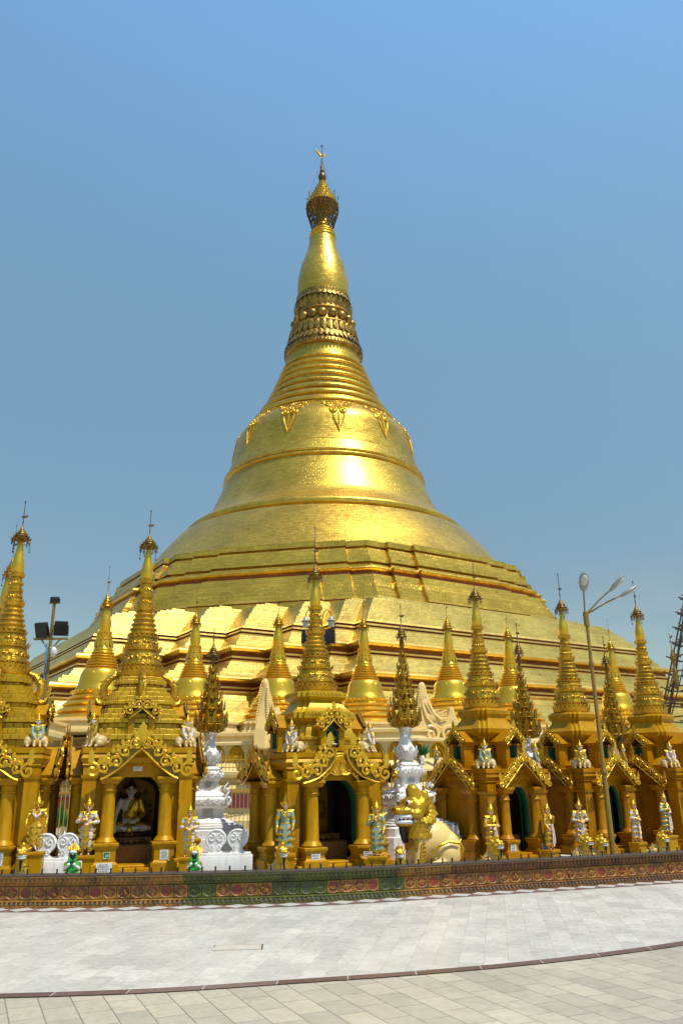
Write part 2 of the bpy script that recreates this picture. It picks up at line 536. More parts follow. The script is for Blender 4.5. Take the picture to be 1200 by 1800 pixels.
    def mesh(s, name, mats, smooth=42):
        me = bpy.data.meshes.new(name)
        me.from_pydata([tuple(v) for v in s.v], [], s.f)
        if not isinstance(mats, (list, tuple)):
            mats = [mats]
        for mm in mats:
            me.materials.append(mm)
        me.polygons.foreach_set('material_index', s.mi)
        if any(u is not None for u in s.uv):
            ul = me.uv_layers.new(name='UVMap')
            flat = []
            for f, u in zip(s.f, s.uv):
                for k in range(len(f)):
                    flat += list(u[k]) if u else [0.0, 0.0]
            ul.data.foreach_set('uv', flat)
        me.polygons.foreach_set('use_smooth', [True] * len(me.polygons))
        me.update()
        if smooth:
            me.set_sharp_from_angle(angle=R(smooth))
        return me

    def build(s, name, mats, parent=None, smooth=42, loc=None):
        o = bpy.data.objects.new(name, s.mesh(name, mats, smooth))
        C.objects.link(o)
        if parent:
            o.parent = parent
        if loc:
            o.location = loc
        return o

    def blob(s, name, mats, parent=None, voxel=0.01, it=3):
        """fuse the collected volumes into one continuous skin"""
        me = bpy.data.meshes.new('tmp')
        me.from_pydata([tuple(v) for v in s.v], [], s.f)
        o = bpy.data.objects.new('tmp', me)
        C.objects.link(o)
        md = o.modifiers.new('r', 'REMESH')
        md.mode = 'VOXEL'
        md.voxel_size = voxel
        if it:
            sm = o.modifiers.new('s', 'SMOOTH')
            sm.iterations = it
            sm.factor = 0.5
        dg = bpy.context.evaluated_depsgraph_get()
        dg.update()
        nm = bpy.data.meshes.new_from_object(o.evaluated_get(dg))
        bpy.data.objects.remove(o)
        bpy.data.meshes.remove(me)
        nm.name = name
        nm.materials.clear()
        for mm in (mats if isinstance(mats, (list, tuple)) else [mats]):
            nm.materials.append(mm)
        nm.polygons.foreach_set('use_smooth', [True] * len(nm.polygons))
        ob = bpy.data.objects.new(name, nm)
        C.objects.link(ob)
        if parent:
            ob.parent = parent
        return ob


def tag(o, label=None, cat=None, group=None, kind=None):
    if label: o['label'] = label
    if cat: o['category'] = cat
    if group: o['group'] = group
    if kind: o['kind'] = kind
    return o


def thing(name, label, cat, loc=(0, 0, 0), rz=0.0, group=None, scale=1.0):
    o = bpy.data.objects.new(name, None)
    o.empty_display_size = 0.2
    C.objects.link(o)
    o.location = loc
    o.rotation_euler = (0, 0, rz)
    o.scale = (scale,) * 3
    return tag(o, label, cat, group)


def dup(o, label=None, loc=None, rz=None, scale=None, parent=None):
    c = o.copy()
    C.objects.link(c)
    if parent: c.parent = parent
    if label: c['label'] = label
    if loc is not None: c.location = loc
    if rz is not None: c.rotation_euler = (0, 0, rz)
    if scale is not None: c.scale = (scale,) * 3
    for ch in list(o.children):
        dup(ch, parent=c)
    return c


def RZ(a):
    return Matrix.Rotation(a, 4, 'Z')


def spiral(c, r, turns=1.4, start=0.0, sgn=1, n=16, y=0.0, inner=0.12):
    """points of a spiral in the x-z plane"""
    out = []
    for k in range(n + 1):
        t = k / n
        rr = r * (1 - t * (1 - inner))
        a = start + sgn * 2 * math.pi * turns * t
        out.append((c[0] + rr * math.cos(a), y, c[1] + rr * math.sin(a)))
    return out


def leaf(mb, base, tip, w, nrm, curl=0.0, lobes=0, mi=0):
    """a thick-ribbed leaf from base to tip, width w, facing nrm"""
    b, t, nn = Vector(base), Vector(tip), Vector(nrm).normalized()
    d = t - b
    side = d.cross(nn).normalized()
    n = 6 if not lobes else 9
    lf, md, rt, bk = [], [], [], []
    for k in range(n):
        s = k / (n - 1)
        ww = w * math.sin(math.pi * min(1, (s * .86 + .14))) ** .8
        if lobes and k % 2 == 1:
            ww *= 0.62
        if k == n - 1:
            ww = 0.001
        p = b + d * s + nn * (curl * math.sin(s * math.pi / 2 * 1.0) * s)
        lf.append(p - side * ww); rt.append(p + side * ww)
        md.append(p + nn * w * .35 * (1 - s)); bk.append(p - nn * w * .15)
    vs = lf + md + rt + bk
    fs = []
    for k in range(n - 1):
        fs += [(k, n + k, n + k + 1, k + 1), (n + k, 2 * n + k, 2 * n + k + 1, n + k + 1),
               (2 * n + k, 3 * n + k, 3 * n + k + 1, 2 * n + k + 1), (3 * n + k, k, k + 1, 3 * n + k + 1)]
    mb.add(vs, fs, mi)


def petals(mb, n, r0, z0, r1, z1, w, rot=0.0, lobes=0, curl=0.0, c=(0, 0), mi=0):
    """ring of leaves, base at (r0, z0), tip at (r1, z1)"""
    for i in range(n):
        a = rot + 2 * math.pi * i / n
        u = Vector((math.cos(a), math.sin(a), 0))
        b = Vector((c[0], c[1], z0)) + u * r0
        t = Vector((c[0], c[1], z1)) + u * r1
        dz, dr = z1 - z0, r1 - r0
        nn = u * abs(dz) + Vector((0, 0, -dr if dz > 0 else dr))
        leaf(mb, b, t, w, nn, curl, lobes, mi)


# ------------------------------------------------------------------ the setting: floor
floor_outer = tile_mat('beige_marble_slabs', (0.50, 0.435, 0.315), (0.375, 0.335, 0.25), (0.20, 0.17, 0.13), 0.40, 0.25, R(90 - 24), 0.42, 0.005)
floor_inner = tile_mat('white_marble_slabs', (0.62, 0.585, 0.505), (0.50, 0.475, 0.415), (0.44, 0.41, 0.35), 0.48, 0.235, R(90 + 10), 0.27, 0.0035)
stripe_m = tile_mat('brown_marble_border', (0.12, 0.065, 0.05), (0.19, 0.12, 0.10), (0.42, 0.38, 0.32), 0.62, 5.0, 0, 0.35, 0.006)

g = MB()
g.add([(-900, -300, 0), (900, -300, 0), (900, 1500, 0), (-900, 1500, 0)], [(0, 1, 2, 3)])
tag(g.build('platform_floor', floor_outer, smooth=0), kind='structure')

stripe_px = [(-260, 1757), (0, 1748), (150, 1744), (300, 1738), (500, 1724), (700, 1711), (900, 1694), (1050, 1677), (1200, 1656), (1420, 1618)]
stripe = [GROUND(x, y) for x, y in stripe_px]
wall_px = [(-300, 1603), (0, 1598), (150, 1597), (300, 1594), (430, 1591), (560, 1587), (700, 1579), (800, 1572), (1000, 1560), (1200, 1547), (1420, 1531)]
wall = [GROUND(x, y) for x, y in wall_px]


def resample(pts, n):
    ln = [0]
    for a, b in zip(pts, pts[1:]):
        ln.append(ln[-1] + (b - a).length)
    out = []
    for k in range(n + 1):
        s = ln[-1] * k / n
        for i in range(len(pts) - 1):
            if s <= ln[i + 1] + 1e-9:
                t = (s - ln[i]) / max(1e-9, ln[i + 1] - ln[i])
                out.append(pts[i].lerp(pts[i + 1], t))
                break
    return out


def smooth_path(pts, it=2):
    for _ in range(it):
        q = [pts[0]]
        for a, b in zip(pts, pts[1:]):
            q += [a.lerp(b, .25), a.lerp(b, .75)]
        q.append(pts[-1])
        pts = q
    return pts


stripe = smooth_path(stripe)
wall_s = resample(smooth_path(wall), 60)


def normals(path):
    out = []
    for k in range(len(path)):
        t = (path[min(k + 1, len(path) - 1)] - path[max(k - 1, 0)]).normalized()
        out.append(Vector((t.y, -t.x, 0)))       # towards the camera side
    return out


inner_back = [p + n * -0.4 for p, n in zip(wall_s, normals(wall_s))]
sr = resample(stripe, 60)
mb = MB()
mb.strip([(p.x, p.y, 0.004) for p in sr], [(p.x, p.y, 0.004) for p in inner_back])
mb.f = [f[::-1] if False else f for f in mb.f]
tag(mb.build('inner_floor', floor_inner, smooth=0), kind='structure')
# brown border course between the two pavings
sn = normals(sr)
mb = MB()
u = 0.0
for k in range(len(sr) - 1):
    a, b = sr[k], sr[k + 1]
    na, nb = sn[k] * 0.15, sn[k + 1] * 0.15
    du = (b - a).length
    mb.add([(a.x, a.y, .008), (a.x + na.x, a.y + na.y, .008), (b.x + nb.x, b.y + nb.y, .008), (b.x, b.y, .008)], [(0, 1, 2, 3)], 0)
    u += du
tag(mb.build('border_stripe', stripe_m, smooth=0), kind='structure')
# checkered border course at the foot of the wall
wl = resample(smooth_path(wall), 44)
wnn = normals(wl)
mb = MB()
for k in range(len(wl) - 1):
    a, b = wl[k], wl[k + 1]
    na, nb = wnn[k], wnn[k + 1]
    A0, A1 = a - na * .02, a + na * .36
    B0, B1 = b - nb * .02, b + nb * .36
    Am, Bm = (A0 + A1) / 2, (B0 + B1) / 2
    q = [A0, A1, B1, B0]
    z = .008
    mb.add([(p.x, p.y, z) for p in (A0, A1, B1, B0)], [(0, 1, 2, 3)], 1)
    mid0, mid1 = (A0 + B0) / 2, (A1 + B1) / 2
    z = .012
    mb.add([(p.x, p.y, z) for p in (Am, mid1.lerp(A1, .05), Bm, mid0.lerp(B0, .05))], [(0, 1, 2, 3)], 0)
tag(mb.build('checkered_border', [mat('grey_white_marble', (.50, .48, .43), 0, .35, .08, 9.0), mat('brown_marble', (0.20, 0.11, 0.09), 0, 0.35)], smooth=0), kind='structure')

hp = [GROUND(380, 1667), GROUND(384, 1671), GROUND(458, 1670), GROUND(450, 1662)]
hc = sum(hp, Vector()) / 4
t = thing('floor_hatch', 'flat beige hatch cover with dark rim set in the white marble paving', 'hatch cover', (hc.x, hc.y, 0.004), R(4))
mb = MB(); mb.box((0, 0, .006), (.50, .24, .012), bev=.003); mb.build('hatch_plate', mat('worn_beige_plate', (.50, .45, .36), 0, .5, .15, 20), t)
mb = MB(); mb.box((.258, 0, .006), (.012, .25, .012)); mb.box((0, .125, .006), (.528, .008, .011)); mb.build('hatch_rim', M['bronze'], t)

# raised earth-floor behind the wall that carries the shrines
TZ = 0.30
mb = MB()
fr = [p + n * -0.2 for p, n in zip(wall_s, normals(wall_s))]
mb.loft([[(p.x, p.y, 0.0) for p in fr] + [(40, 32, 0), (40, 40, 0), (-40, 40, 0), (-40, 12.5, 0)],
         [(p.x, p.y, TZ) for p in fr] + [(40, 32, TZ), (40, 40, TZ), (-40, 40, TZ), (-40, 12.5, TZ)]])
tag(mb.build('shrine_terrace_ground', mat('grey_terrace_paving', (.42, .38, .32), 0, .5, .15, 3.0), smooth=0), kind='structure')

# ------------------------------------------------------------------ glazed boundary wall
WH = 0.44
t_wall = thing('glazed_boundary_wall', 'low curved wall faced with red and green glazed diamond tiles, in front of the shrines', 'wall', (0, 0, 0))
NW = 240
wp = resample(smooth_path(wall), NW)
wnm = normals(wp)


def px_of(p):
    d = Vector(p) - Vector((0, 0, EYE))
    z = d.dot(_f)
    return 600 + FPX * d.dot(_r) / z


def sweep(mb, path, nrm, prof, mi=None):
    """prof: (outward, z) bottom to top, swept along path"""
    n = len(prof)
    vs, fs, ms = [], [], []
    for p, q in zip(path, nrm):
        for d, z in prof:
            vs.append((p.x + q.x * d, p.y + q.y * d, z))
    for k in range(len(path) - 1):
        for i in range(n - 1):
            fs.append((k * n + i, (k + 1) * n + i, (k + 1) * n + i + 1, k * n + i + 1))
            ms.append(0 if mi is None else mi(k, i))
    mb.add(vs, fs, ms)


def tone(k):
    x = px_of(wp[k])
    return 1 if 318 < x < 702 else (2 if x > 790 else 0)


mats3 = [M['glaze_ochre'], M['glaze_green'], M['glaze_brown']]
mb = MB()
sweep(mb, wp, wnm, [(0.0, 0), (0.0, .026), (-.018, .032), (-.030, .08), (-.02, .088), (-.05, .10), (-.06, .105)], lambda k, i: 3 if i in (2,) else tone(k))
for k in range(NW * 1):
    p, q = wp[k].lerp(wp[k + 1], .5), wnm[k]
    tt = Vector((-q.y, q.x, 0))
    for zz in (.072, ):
        b, e = p + q * -.020, p + q * -.004
        leaf(mb, (b.x, b.y, .084), (e.x, e.y, .034), .0195, q, mi=tone(k))
    b2 = p + q * -.002
    mb.ell((b2.x, b2.y, .016), (.013, .010, .011), 6, 4, mi=tone(k))
mb.build('base_moulding', mats3 + [M['grime']], t_wall)
mb = MB()
sweep(mb, wp, wnm, [(-.075, .105), (-.08, .292), (-.06, .30), (-.06, .31)], lambda k, i: tone(k))
mb.build('tile_backing', mats3, t_wall)
mb = MB()
sweep(mb, wp, wnm, [(-.06, .31), (-.05, .315), (-.045, .33), (-.032, .340), (-.024, .398), (.012, .405), (.014, .42)], lambda k, i: 3 if i == 4 else tone(k))
for k in range(NW):
    p, q = wp[k].lerp(wp[k + 1], .5), wnm[k]
    b, e2 = p + q * -.022, p + q * -.002
    leaf(mb, (b.x, b.y, .338), (e2.x, e2.y, .402), .0195, q, mi=tone(k))
    e = p + q * -.042
    mb.ell((e.x, e.y, .325), (.014, .014, .009), 6, 4, mi=tone(k))
mb.build('cornice', mats3 + [M['grime']], t_wall)
mb = MB()
sweep(mb, wp, wnm, [(.012, .421), (.014, WH), (-.18, WH + .012), (-.34, WH), (-.34, .0)])
mb.build('coping', M['grime'], t_wall)
# diamond tiles, three glaze colours, in one band
NT = int(sum((b - a).length for a, b in zip(wp, wp[1:])) / 0.205)
tp = resample(smooth_path(wall), NT)
tn = normals(tp)
mb = MB()
runs = [(-9999, 318, 0), (318, 382, 1), (382, 487, 0), (487, 569, 1), (569, 665, 0), (665, 703, 1), (703, 9999, 0)]
for k in range(NT):
    a, b = tp[k], tp[k + 1]
    q = (tn[k] + tn[k + 1]).normalized()
    tt = (b - a).normalized()
    w = (b - a).length * .5
    c = (a + b) / 2 - q * .072
    x = px_of(c)
    col = next(r[2] for r in runs if r[0] <= x < r[1])
    zc, h = .199, .088

    def P(u, v, d):
        e = c + tt * (u * w) + q * d
        return (e.x, e.y, zc + v * h)
    fm = 3 + col
    # frame
    o = [(-1, -1), (1, -1), (1, 1), (-1, 1)]
    i_ = [(-.94, -.94), (.94, -.94), (.94, .94), (-.94, .94)]
    vs = [P(*e, .0) for e in o] + [P(*e, .012) for e in i_]
    octo = [(-.35, -.88), (.35, -.88), (.86, -.32), (.86, .32), (.35, .88), (-.35, .88), (-.86, .32), (-.86, -.32)]
    vs += [P(u, v, .013) for u, v in octo] + [P(u * .88, v * .88, .004) for u, v in octo]
    fs = [(0, 1, 5, 4), (1, 2, 6, 5), (2, 3, 7, 6), (3, 0, 4, 7)]
    ms = [fm] * 4
    corner = {4: (15, 8), 5: (9, 10), 6: (11, 12), 7: (13, 14)}
    fs += [(4, 5, 9, 8), (5, 6, 11, 10), (6, 7, 13, 12), (7, 4, 15, 14), (4, 8, 15), (5, 10, 9), (6, 12, 11), (7, 14, 13)]
    ms += [fm] * 8
    for i in range(8):
        j = (i + 1) % 8
        fs.append((8 + i, 8 + j, 16 + j, 16 + i)); ms.append(fm)
    fs.append(tuple(range(16, 24))); ms.append(col)
    mb.add(vs, fs, ms)
    kind = (k * 7 + 3) % 5
    if kind < 3:           # raised flower
        for i in range(8):
            an = math.pi / 4 * i + .2
            r0, r1 = .08, (.74 if i % 2 == 0 else .5)
            leaf(mb, P(r0 * math.cos(an), r0 * math.sin(an), .008), P(r1 * math.cos(an), r1 * math.sin(an), .010), .013, q, mi=fm)
        mb.ell(P(0, 0, .008), (.014, .014, .014), 6, 4, mi=fm)
    elif kind == 3:        # small animal relief in gold glaze
        rr = random.Random(k)
        for i in range(9):
            an, rd = rr.uniform(0, 6.28), rr.uniform(.1, .55)
            mb.ell(P(rd * math.cos(an), rd * math.sin(an), .009), (rr.uniform(.010, .022),) * 3, 6, 4, mi=fm)
mb.build('diamond_tile_band', [M['glaze_red'], M['glaze_leaf'], M['glaze_red'], M['glaze_ochre'], M['glaze_green']], t_wall)
# row of little black spikes along the coping
smb = MB()
smb.lathe([(.012, 0), (.012, .05), (.016, .052), (.010, .075)], 6)
spike_me = smb.mesh('spike', M['black'])
L_wall = sum((b - a).length for a, b in zip(wp, wp[1:]))
ns = 84
sp_pts = resample(smooth_path(wall), ns)
spn = normals(sp_pts)
for k in range(3, ns - 2):
    p = sp_pts[k] - spn[k] * .11
    o = bpy.data.objects.new('spike', spike_me)
    C.objects.link(o)
    o.parent = t_wall
    o.location = (p.x + random.uniform(-.03, .03), p.y, WH + .005)

# ------------------------------------------------------------------ the great stupa
AX, AY = -1.55, 70.0
PHI = R(33)
t_st = thing('great_golden_stupa', 'huge golden bell shaped stupa with stepped terraces towering behind all the shrines', 'stupa', (AX, AY, 0), PHI)
STEPS = [1.17, 1.77, 2.12, 2.12, 2.26, 2.12]
CUT = sum(STEPS)


def stair_poly(a, z):
    """square with stepped corners; local -y is the plain right-hand face"""
    pts = []
    for k in range(4):
        c, s_ = math.cos(k * math.pi / 2), math.sin(k * math.pi / 2)
        loc = [(-(a - CUT), -a), (a - CUT, -a)]
        x, y = a - CUT, -a
        lst = list(reversed(STEPS)) if False else STEPS[::-1]
        for i, d in enumerate(lst):
            y += d
            loc.append((x, y))
            x += d
            if i < len(lst) - 1:
                loc.append((x, y))
        pts += [(px * c - py * s_, px * s_ + py * c, z) for px, py in loc]
    return pts


def oct_poly(a, z, r=0.34, p=2.0):
    pts = []
    tn_ = math.tan(R(22.5))
    e = (a - 2 * r) * tn_
    mh = (a - r) * tn_ - 2 * p + .4
    for k in range(8):
        an = k * math.pi / 4
        c, s_ = math.cos(an), math.sin(an)
        loc = [(-e, -(a - 2 * r)), (-(mh + p), -(a - 2 * r)), (-(mh + p), -(a - r)), (-mh, -(a - r)), (-mh, -a),
               (mh, -a), (mh, -(a - r)), (mh + p, -(a - r)), (mh + p, -(a - 2 * r))]
        pts += [(px * c - py * s_, px * s_ + py * c, z) for px, py in loc]
    return pts


def roll(a, z0, z1, out, n=6):
    """half-round moulding between two heights"""
    return [(a + out * math.sin(math.pi * k / n) ** .7 if 0 < k < n else a, z0 + (z1 - z0) * k / n, 0) for k in range(n + 1)]


# lower terraces: (apothem, z, material of the strip above the previous ring)
low = [(29.0, 3.4, 0), (28.4, 3.7, 0), (28.3, 4.0, 0), (27.9, 4.1, 0), (27.5, 4.6, 0), (27.2, 4.65, 0), (26.9, 5.1, 0), (26.6, 5.15, 0), (26.3, 5.75, 0),
       (26.1, 5.8, 0), (25.95, 6.12, 0), (26.05, 6.17, 0), (26.05, 6.25, 0), (25.85, 6.27, 1), (25.85, 6.36, 1), (26.0, 6.38, 0), (26.0, 6.48, 0), (25.75, 6.50, 1), (25.75, 6.62, 1)]
low += [(a, z, m) for a, z, m in roll(25.85, 6.64, 7.12, .42)]
low += [(25.7, 7.14, 0), (25.45, 7.3, 0), (25.1, 7.5, 0), (24.95, 7.52, 0), (24.55, 8.0, 0), (24.5, 8.02, 0), (24.5, 8.10, 0), (24.28, 8.12, 1), (24.28, 8.20, 1), (24.45, 8.22, 0), (24.45, 8.32, 0), (24.2, 8.34, 1), (24.2, 8.46, 1)]
low += [(a, z, m) for a, z, m in roll(24.15, 8.5, 9.02, .42)]
low += [(24.0, 9.04, 0), (23.85, 9.3, 0), (23.75, 9.32, 0), (23.5, 9.7, 0), (23.5, 9.78, 0), (23.28, 9.80, 1), (23.28, 9.88, 1), (23.45, 9.90, 0), (23.42, 10.0, 0), (23.2, 10.02, 1), (23.2, 10.12, 1), (23.35, 10.14, 0), (23.25, 10.28, 0),
        (23.05, 10.36, 0), (22.75, 10.8, 0), (22.6, 10.82, 0), (22.35, 11.25, 0), (22.2, 11.27, 0), (21.9, 11.62, 0), (21.6, 11.8, 0), (21.0, 12.0, 0), (20.4, 12.2, 0), (19.6, 12.45, 0)]


def stepify(prof, riser=.17, tilt=.34):
    """cut long slopes into steep courses with narrow ledges"""
    out = [prof[0]]
    for (a0, z0, m0), (a1, z1, m1) in zip(prof, prof[1:]):
        dz, da = z1 - z0, a0 - a1
        if dz > .16 and da / dz > tilt + .15:
            n = max(1, int(round(dz / riser)))
            led = (da - dz * tilt) / n
            a, z = a0, z0
            for k in range(n):
                a -= dz / n * tilt; z += dz / n - .004
                out.append((a, z, m1))
                a -= led; z += .004
                out.append((a, z, m1))
        else:
            out.append((a1, z1, m1))
    return out


low = stepify(low)
mb = MB()
mb.loft([stair_poly(a, z) for a, z, m in low], [q[2] for q in low[1:]], True)
mb.build('lower_terrace', [M['plate_leaf'], M['red']], t_st, smooth=30)
up = [(20.3, 10.6, 0), (20.0, 12.40, 0), (20.0, 12.52, 0), (19.85, 12.54, 1), (19.85, 12.60, 1), (19.95, 12.62, 0), (19.9, 12.74, 0), (19.6, 13.1, 0), (19.5, 13.12, 0), (19.2, 13.6, 0), (19.05, 13.95, 0), (18.95, 14.0, 0), (18.85, 14.2, 0),
      (18.75, 14.38, 0), (18.70, 14.52, 0), (18.45, 14.54, 0), (18.45, 14.62, 0), (18.4, 14.64, 1), (18.4, 14.76, 1)]
up += roll(18.35, 14.78, 15.22, .30)
up += [(18.05, 15.24, 0), (17.95, 15.40, 0), (17.62, 15.42, 0), (17.62, 15.56, 0), (18.0, 15.58, 0), (17.98, 15.70, 0), (17.9, 16.0, 0), (17.62, 16.06, 0), (17.50, 16.3, 0), (17.42, 16.55, 0), (17.36, 16.68, 0), (16.95, 16.70, 0), (16.95, 16.86, 0), (17.3, 16.88, 0), (17.24, 17.28, 0), (16.6, 17.36, 0), (15.4, 17.5, 0)]
up = stepify(up, .20, .30)
mb = MB()
mb.loft([oct_poly(a, z) for a, z, m in up], [q[2] for q in up[1:]], True)
mb.build('octagonal_terrace', [M['plate'], M['red']], t_st, smooth=30)

NS = 160


def lathe_part(name, prof, m, n=NS, smooth=30, parent=t_st):
    b_ = MB()
    b_.lathe([(r, z) for z, r in prof], n)
    return b_.build(name, m, parent, smooth=smooth)


def curve(pts, n=6):
    """smooth a (z, r) profile"""
    out = []
    for k in range(len(pts) - 1):
        p0 = pts[max(k - 1, 0)]; p1 = pts[k]; p2 = pts[k + 1]; p3 = pts[min(k + 2, len(pts) - 1)]
        for i in range(n):
            s = i / n
            out.append(tuple(.5 * ((2 * p1[j]) + (-p0[j] + p2[j]) * s + (2 * p0[j] - 5 * p1[j] + 4 * p2[j] - p3[j]) * s * s + (-p0[j] + 3 * p1[j] - 3 * p2[j] + p3[j]) * s ** 3) for j in range(2)))
    out.append(pts[-1])
    return out


lathe_part('flared_base', [(17.3, 16.75)] + curve([(17.35, 16.4), (18.3, 15.65), (19.6, 14.7), (20.8, 13.75), (21.45, 13.2)]) + [(21.5, 12.8), (21.62, 12.5), (21.8, 12.3)], M['plate'])
lathe_part('bell_lip', [(21.75, 12.0), (21.8, 12.3), (21.95, 12.45)] + curve([(22.0, 12.45), (22.3, 12.42), (22.6, 12.1), (22.75, 11.75)]) + [(22.78, 11.3)], M['plate'])
lathe_part('bell', curve([(22.7, 11.75), (23.3, 11.0), (23.95, 10.45), (24.8, 10.04), (26.2, 9.46), (27.18, 9.12)]) +
           curve([(27.2, 9.14), (27.26, 9.24), (27.38, 9.26), (27.48, 9.22), (27.54, 9.08)], 3) + curve([(27.56, 9.06), (27.62, 9.16), (27.74, 9.18), (27.84, 9.12), (27.88, 9.0)], 3) +
           [(28.75, 8.70), (28.77, 8.62), (28.83, 8.62)] + curve([(28.85, 8.63), (29.5, 8.48), (30.5, 8.3), (31.5, 8.1), (32.2, 7.72), (32.8, 7.15), (33.3, 6.72)]), M['plate'])
# ring mouldings
prof = [(33.25, 6.75), (33.3, 6.85)]
rings = [(33.35, 33.9, 6.72, 6.45), (34.3, 34.85, 6.05, 5.9), (35.2, 35.75, 5.5, 5.35), (36.05, 36.5, 5.15, 5.0), (36.9, 37.35, 4.78, 4.65), (37.7, 38.1, 4.48, 4.35), (38.5, 38.9, 4.18, 4.05), (39.25, 39.6, 3.88, 3.78)]
for i, (z0, z1, r0, r1) in enumerate(rings):
    for k in range(7):
        s = k / 6
        prof.append((z0 + (z1 - z0) * s, r0 + (r1 - r0) * s + .17 * math.sin(math.pi * s) ** .6))
    if i + 1 < len(rings):
        nz0, nr = rings[i + 1][0], rings[i + 1][2]
        prof.append((z1 + .02, r1 - .14))
        prof.append((z1 + (nz0 - z1) * .45, (r1 + nr) / 2 - .17))
        prof.append((nz0 - .02, nr - .06))
prof += [(39.62, 3.66), (39.8, 3.6), (40.9, 3.48)]
lathe_part('ring_mouldings', prof, M['plate'])
# lotus bands
mb = MB()
mb.lathe([(r, z) for z, r in [(40.85, 3.4), (40.9, 3.6), (41.0, 3.72), (41.2, 3.78), (41.35, 3.74), (41.45, 3.6), (41.6, 3.62), (41.9, 3.55), (42.3, 3.45), (42.45, 3.36), (42.5, 3.3), (43.4, 3.2), (43.55, 3.3), (43.7, 3.22), (43.75, 3.05)]], 96)
petals(mb, 46, 3.52, 42.25, 3.82, 41.45, .21, curl=.05)
petals(mb, 34, 3.24, 43.5, 3.50, 42.25, .29, rot=.12)
for k_ in range(68):
    a_ = 2 * math.pi * k_ / 68
    mb.tube([(3.27 * math.cos(a_), 3.27 * math.sin(a_), 43.5), (3.50 * math.cos(a_), 3.50 * math.sin(a_), 42.45)], .05, 4)
petals(mb, 70, 3.70, 41.3, 3.86, 40.95, .13)
mb.build('lower_lotus_band', M['gold_worn'], t_st)
mb = MB()
mb.lathe([(r, z) for z, r in [(43.75, 3.0), (43.9, 2.9), (44.6, 2.75), (45.1, 2.8), (45.2, 2.95), (45.3, 2.9), (45.4, 2.8)]], 72)
for i in range(18):
    a = 2 * math.pi * (i + .5) / 18 - PHI - math.pi / 2 + math.pi / 18
    mb.ell((2.78 * math.cos(a), 2.78 * math.sin(a), 44.5), (.46, .46, .48), 14, 10)
mb.build('bead_band', M['gold_worn'], t_st)
mb = MB()
mb.lathe([(r, z) for z, r in [(45.35, 2.8), (45.5, 2.75), (46.0, 2.72), (46.9, 2.62), (47.2, 2.68), (47.6, 2.62), (47.75, 2.4)]], 72)
petals(mb, 34, 2.74, 45.5, 2.90, 46.5, .25, curl=.05)
for k_ in range(54):
    a_ = 2 * math.pi * k_ / 54
    mb.tube([(2.73 * math.cos(a_), 2.73 * math.sin(a_), 46.3), (2.67 * math.cos(a_), 2.67 * math.sin(a_), 46.95)], .06, 4)
petals(mb, 34, 2.64, 47.15, 2.84, 46.65, .24, rot=.14, curl=.03)
petals(mb, 54, 2.62, 47.1, 2.70, 47.65, .13)
mb.build('upper_lotus_band', M['gold_worn'], t_st)
lathe_part('banana_bud', curve([(47.6, 2.5), (48.4, 2.54), (49.4, 2.53), (50.5, 2.38), (51.5, 2.16), (52.6, 1.8), (53.6, 1.5), (54.6, 1.34)]) + [(54.8, 1.3)], M['plate'], 96)
mb = MB()
prof = [(1.3, 54.75)]
for z0, r0 in ((54.8, 1.34), (55.15, 1.28), (55.5, 1.20)):
    prof += [(r0 - .06, z0), (r0 + .03, z0 + .08), (r0 + .05, z0 + .17), (r0 + .02, z0 + .26), (r0 - .08, z0 + .33)]
prof += [(.9, 55.9), (.78, 56.6), (.72, 57.6), (.7, 59.4)]
mb.lathe(prof, 48)
mb.build('neck', M['gold_spire'], t_st)
# crowning umbrella
hti = MB()
tiers = 7
prof = [(1.35, 58.9), (1.64, 58.95)]
for k in range(tiers):
    z0 = 59.0 + k * .46
    r0 = 1.66 - k * .22
    prof += [(r0, z0), (r0 + .02, z0 + .08), (r0 - .05, z0 + .14), (r0 - .17, z0 + .42)]
prof += [(.22, 62.3), (.2, 62.5)]
hti.lathe(prof, 40)
for k in range(tiers):
    z0, r0 = 59.05 + k * .46, 1.68 - k * .22
    petals(hti, max(8, 22 - 2 * k), r0, z0, r0 + .05, z0 + .34, .10)
ob = hti.build('umbrella', M['gold_spire'], t_st)
cg = MB()
for i in range(24):
    a = 2 * math.pi * i / 24
    for z0, z1, r0, r1 in ((58.95, 58.1, 1.66, 1.62), (58.1, 57.2, 1.62, 1.36), (57.2, 56.3, 1.36, 1.12)):
        for s_ in (-1, 1):
            b_ = a + s_ * .13
            cg.tube([(r0 * math.cos(a), r0 * math.sin(a), z0), (r1 * math.cos(b_), r1 * math.sin(b_), z1)], .05, 4)
    rr = random.uniform(1.66, 1.74)
    cg.ell((rr * math.cos(a + .1), rr * math.sin(a + .1), 58.5), (.07, .07, .12), 6, 5)
    cg.ell((1.45 * math.cos(a), 1.45 * math.sin(a), 57.6), (.09, .09, .11), 6, 5)
    cg.ell((1.2 * math.cos(a + .1), 1.2 * math.sin(a + .1), 56.6), (.08, .08, .11), 6, 5)
for z, r in ((58.95, 1.6), (58.1, 1.62), (57.2, 1.36), (56.4, 1.14)):
    cg.tube([(r * math.cos(2 * math.pi * i / 32), r * math.sin(2 * math.pi * i / 32), z) for i in range(33)], .045, 5)
for i in range(8):
    a, b_ = 2 * math.pi * i / 8, 2 * math.pi * (i + 1) / 8
    cg.tube([(.72 * math.cos(a), .72 * math.sin(a), 56.9), (1.5 * math.cos(b_), 1.5 * math.sin(b_), 58.9)], .05, 5)
cg.build('hanging_bell_cage', M['bronze'], t_st)
fl = MB()
fl.lathe([(.3, 62.3), (.34, 62.4), (.42, 62.7), (.36, 63.1), (.2, 63.3), (.28, 63.5), (.16, 63.7), (.2, 64.0), (.12, 64.3), (.1, 64.8), (.05, 65.4), (.04, 66.7)], 20)
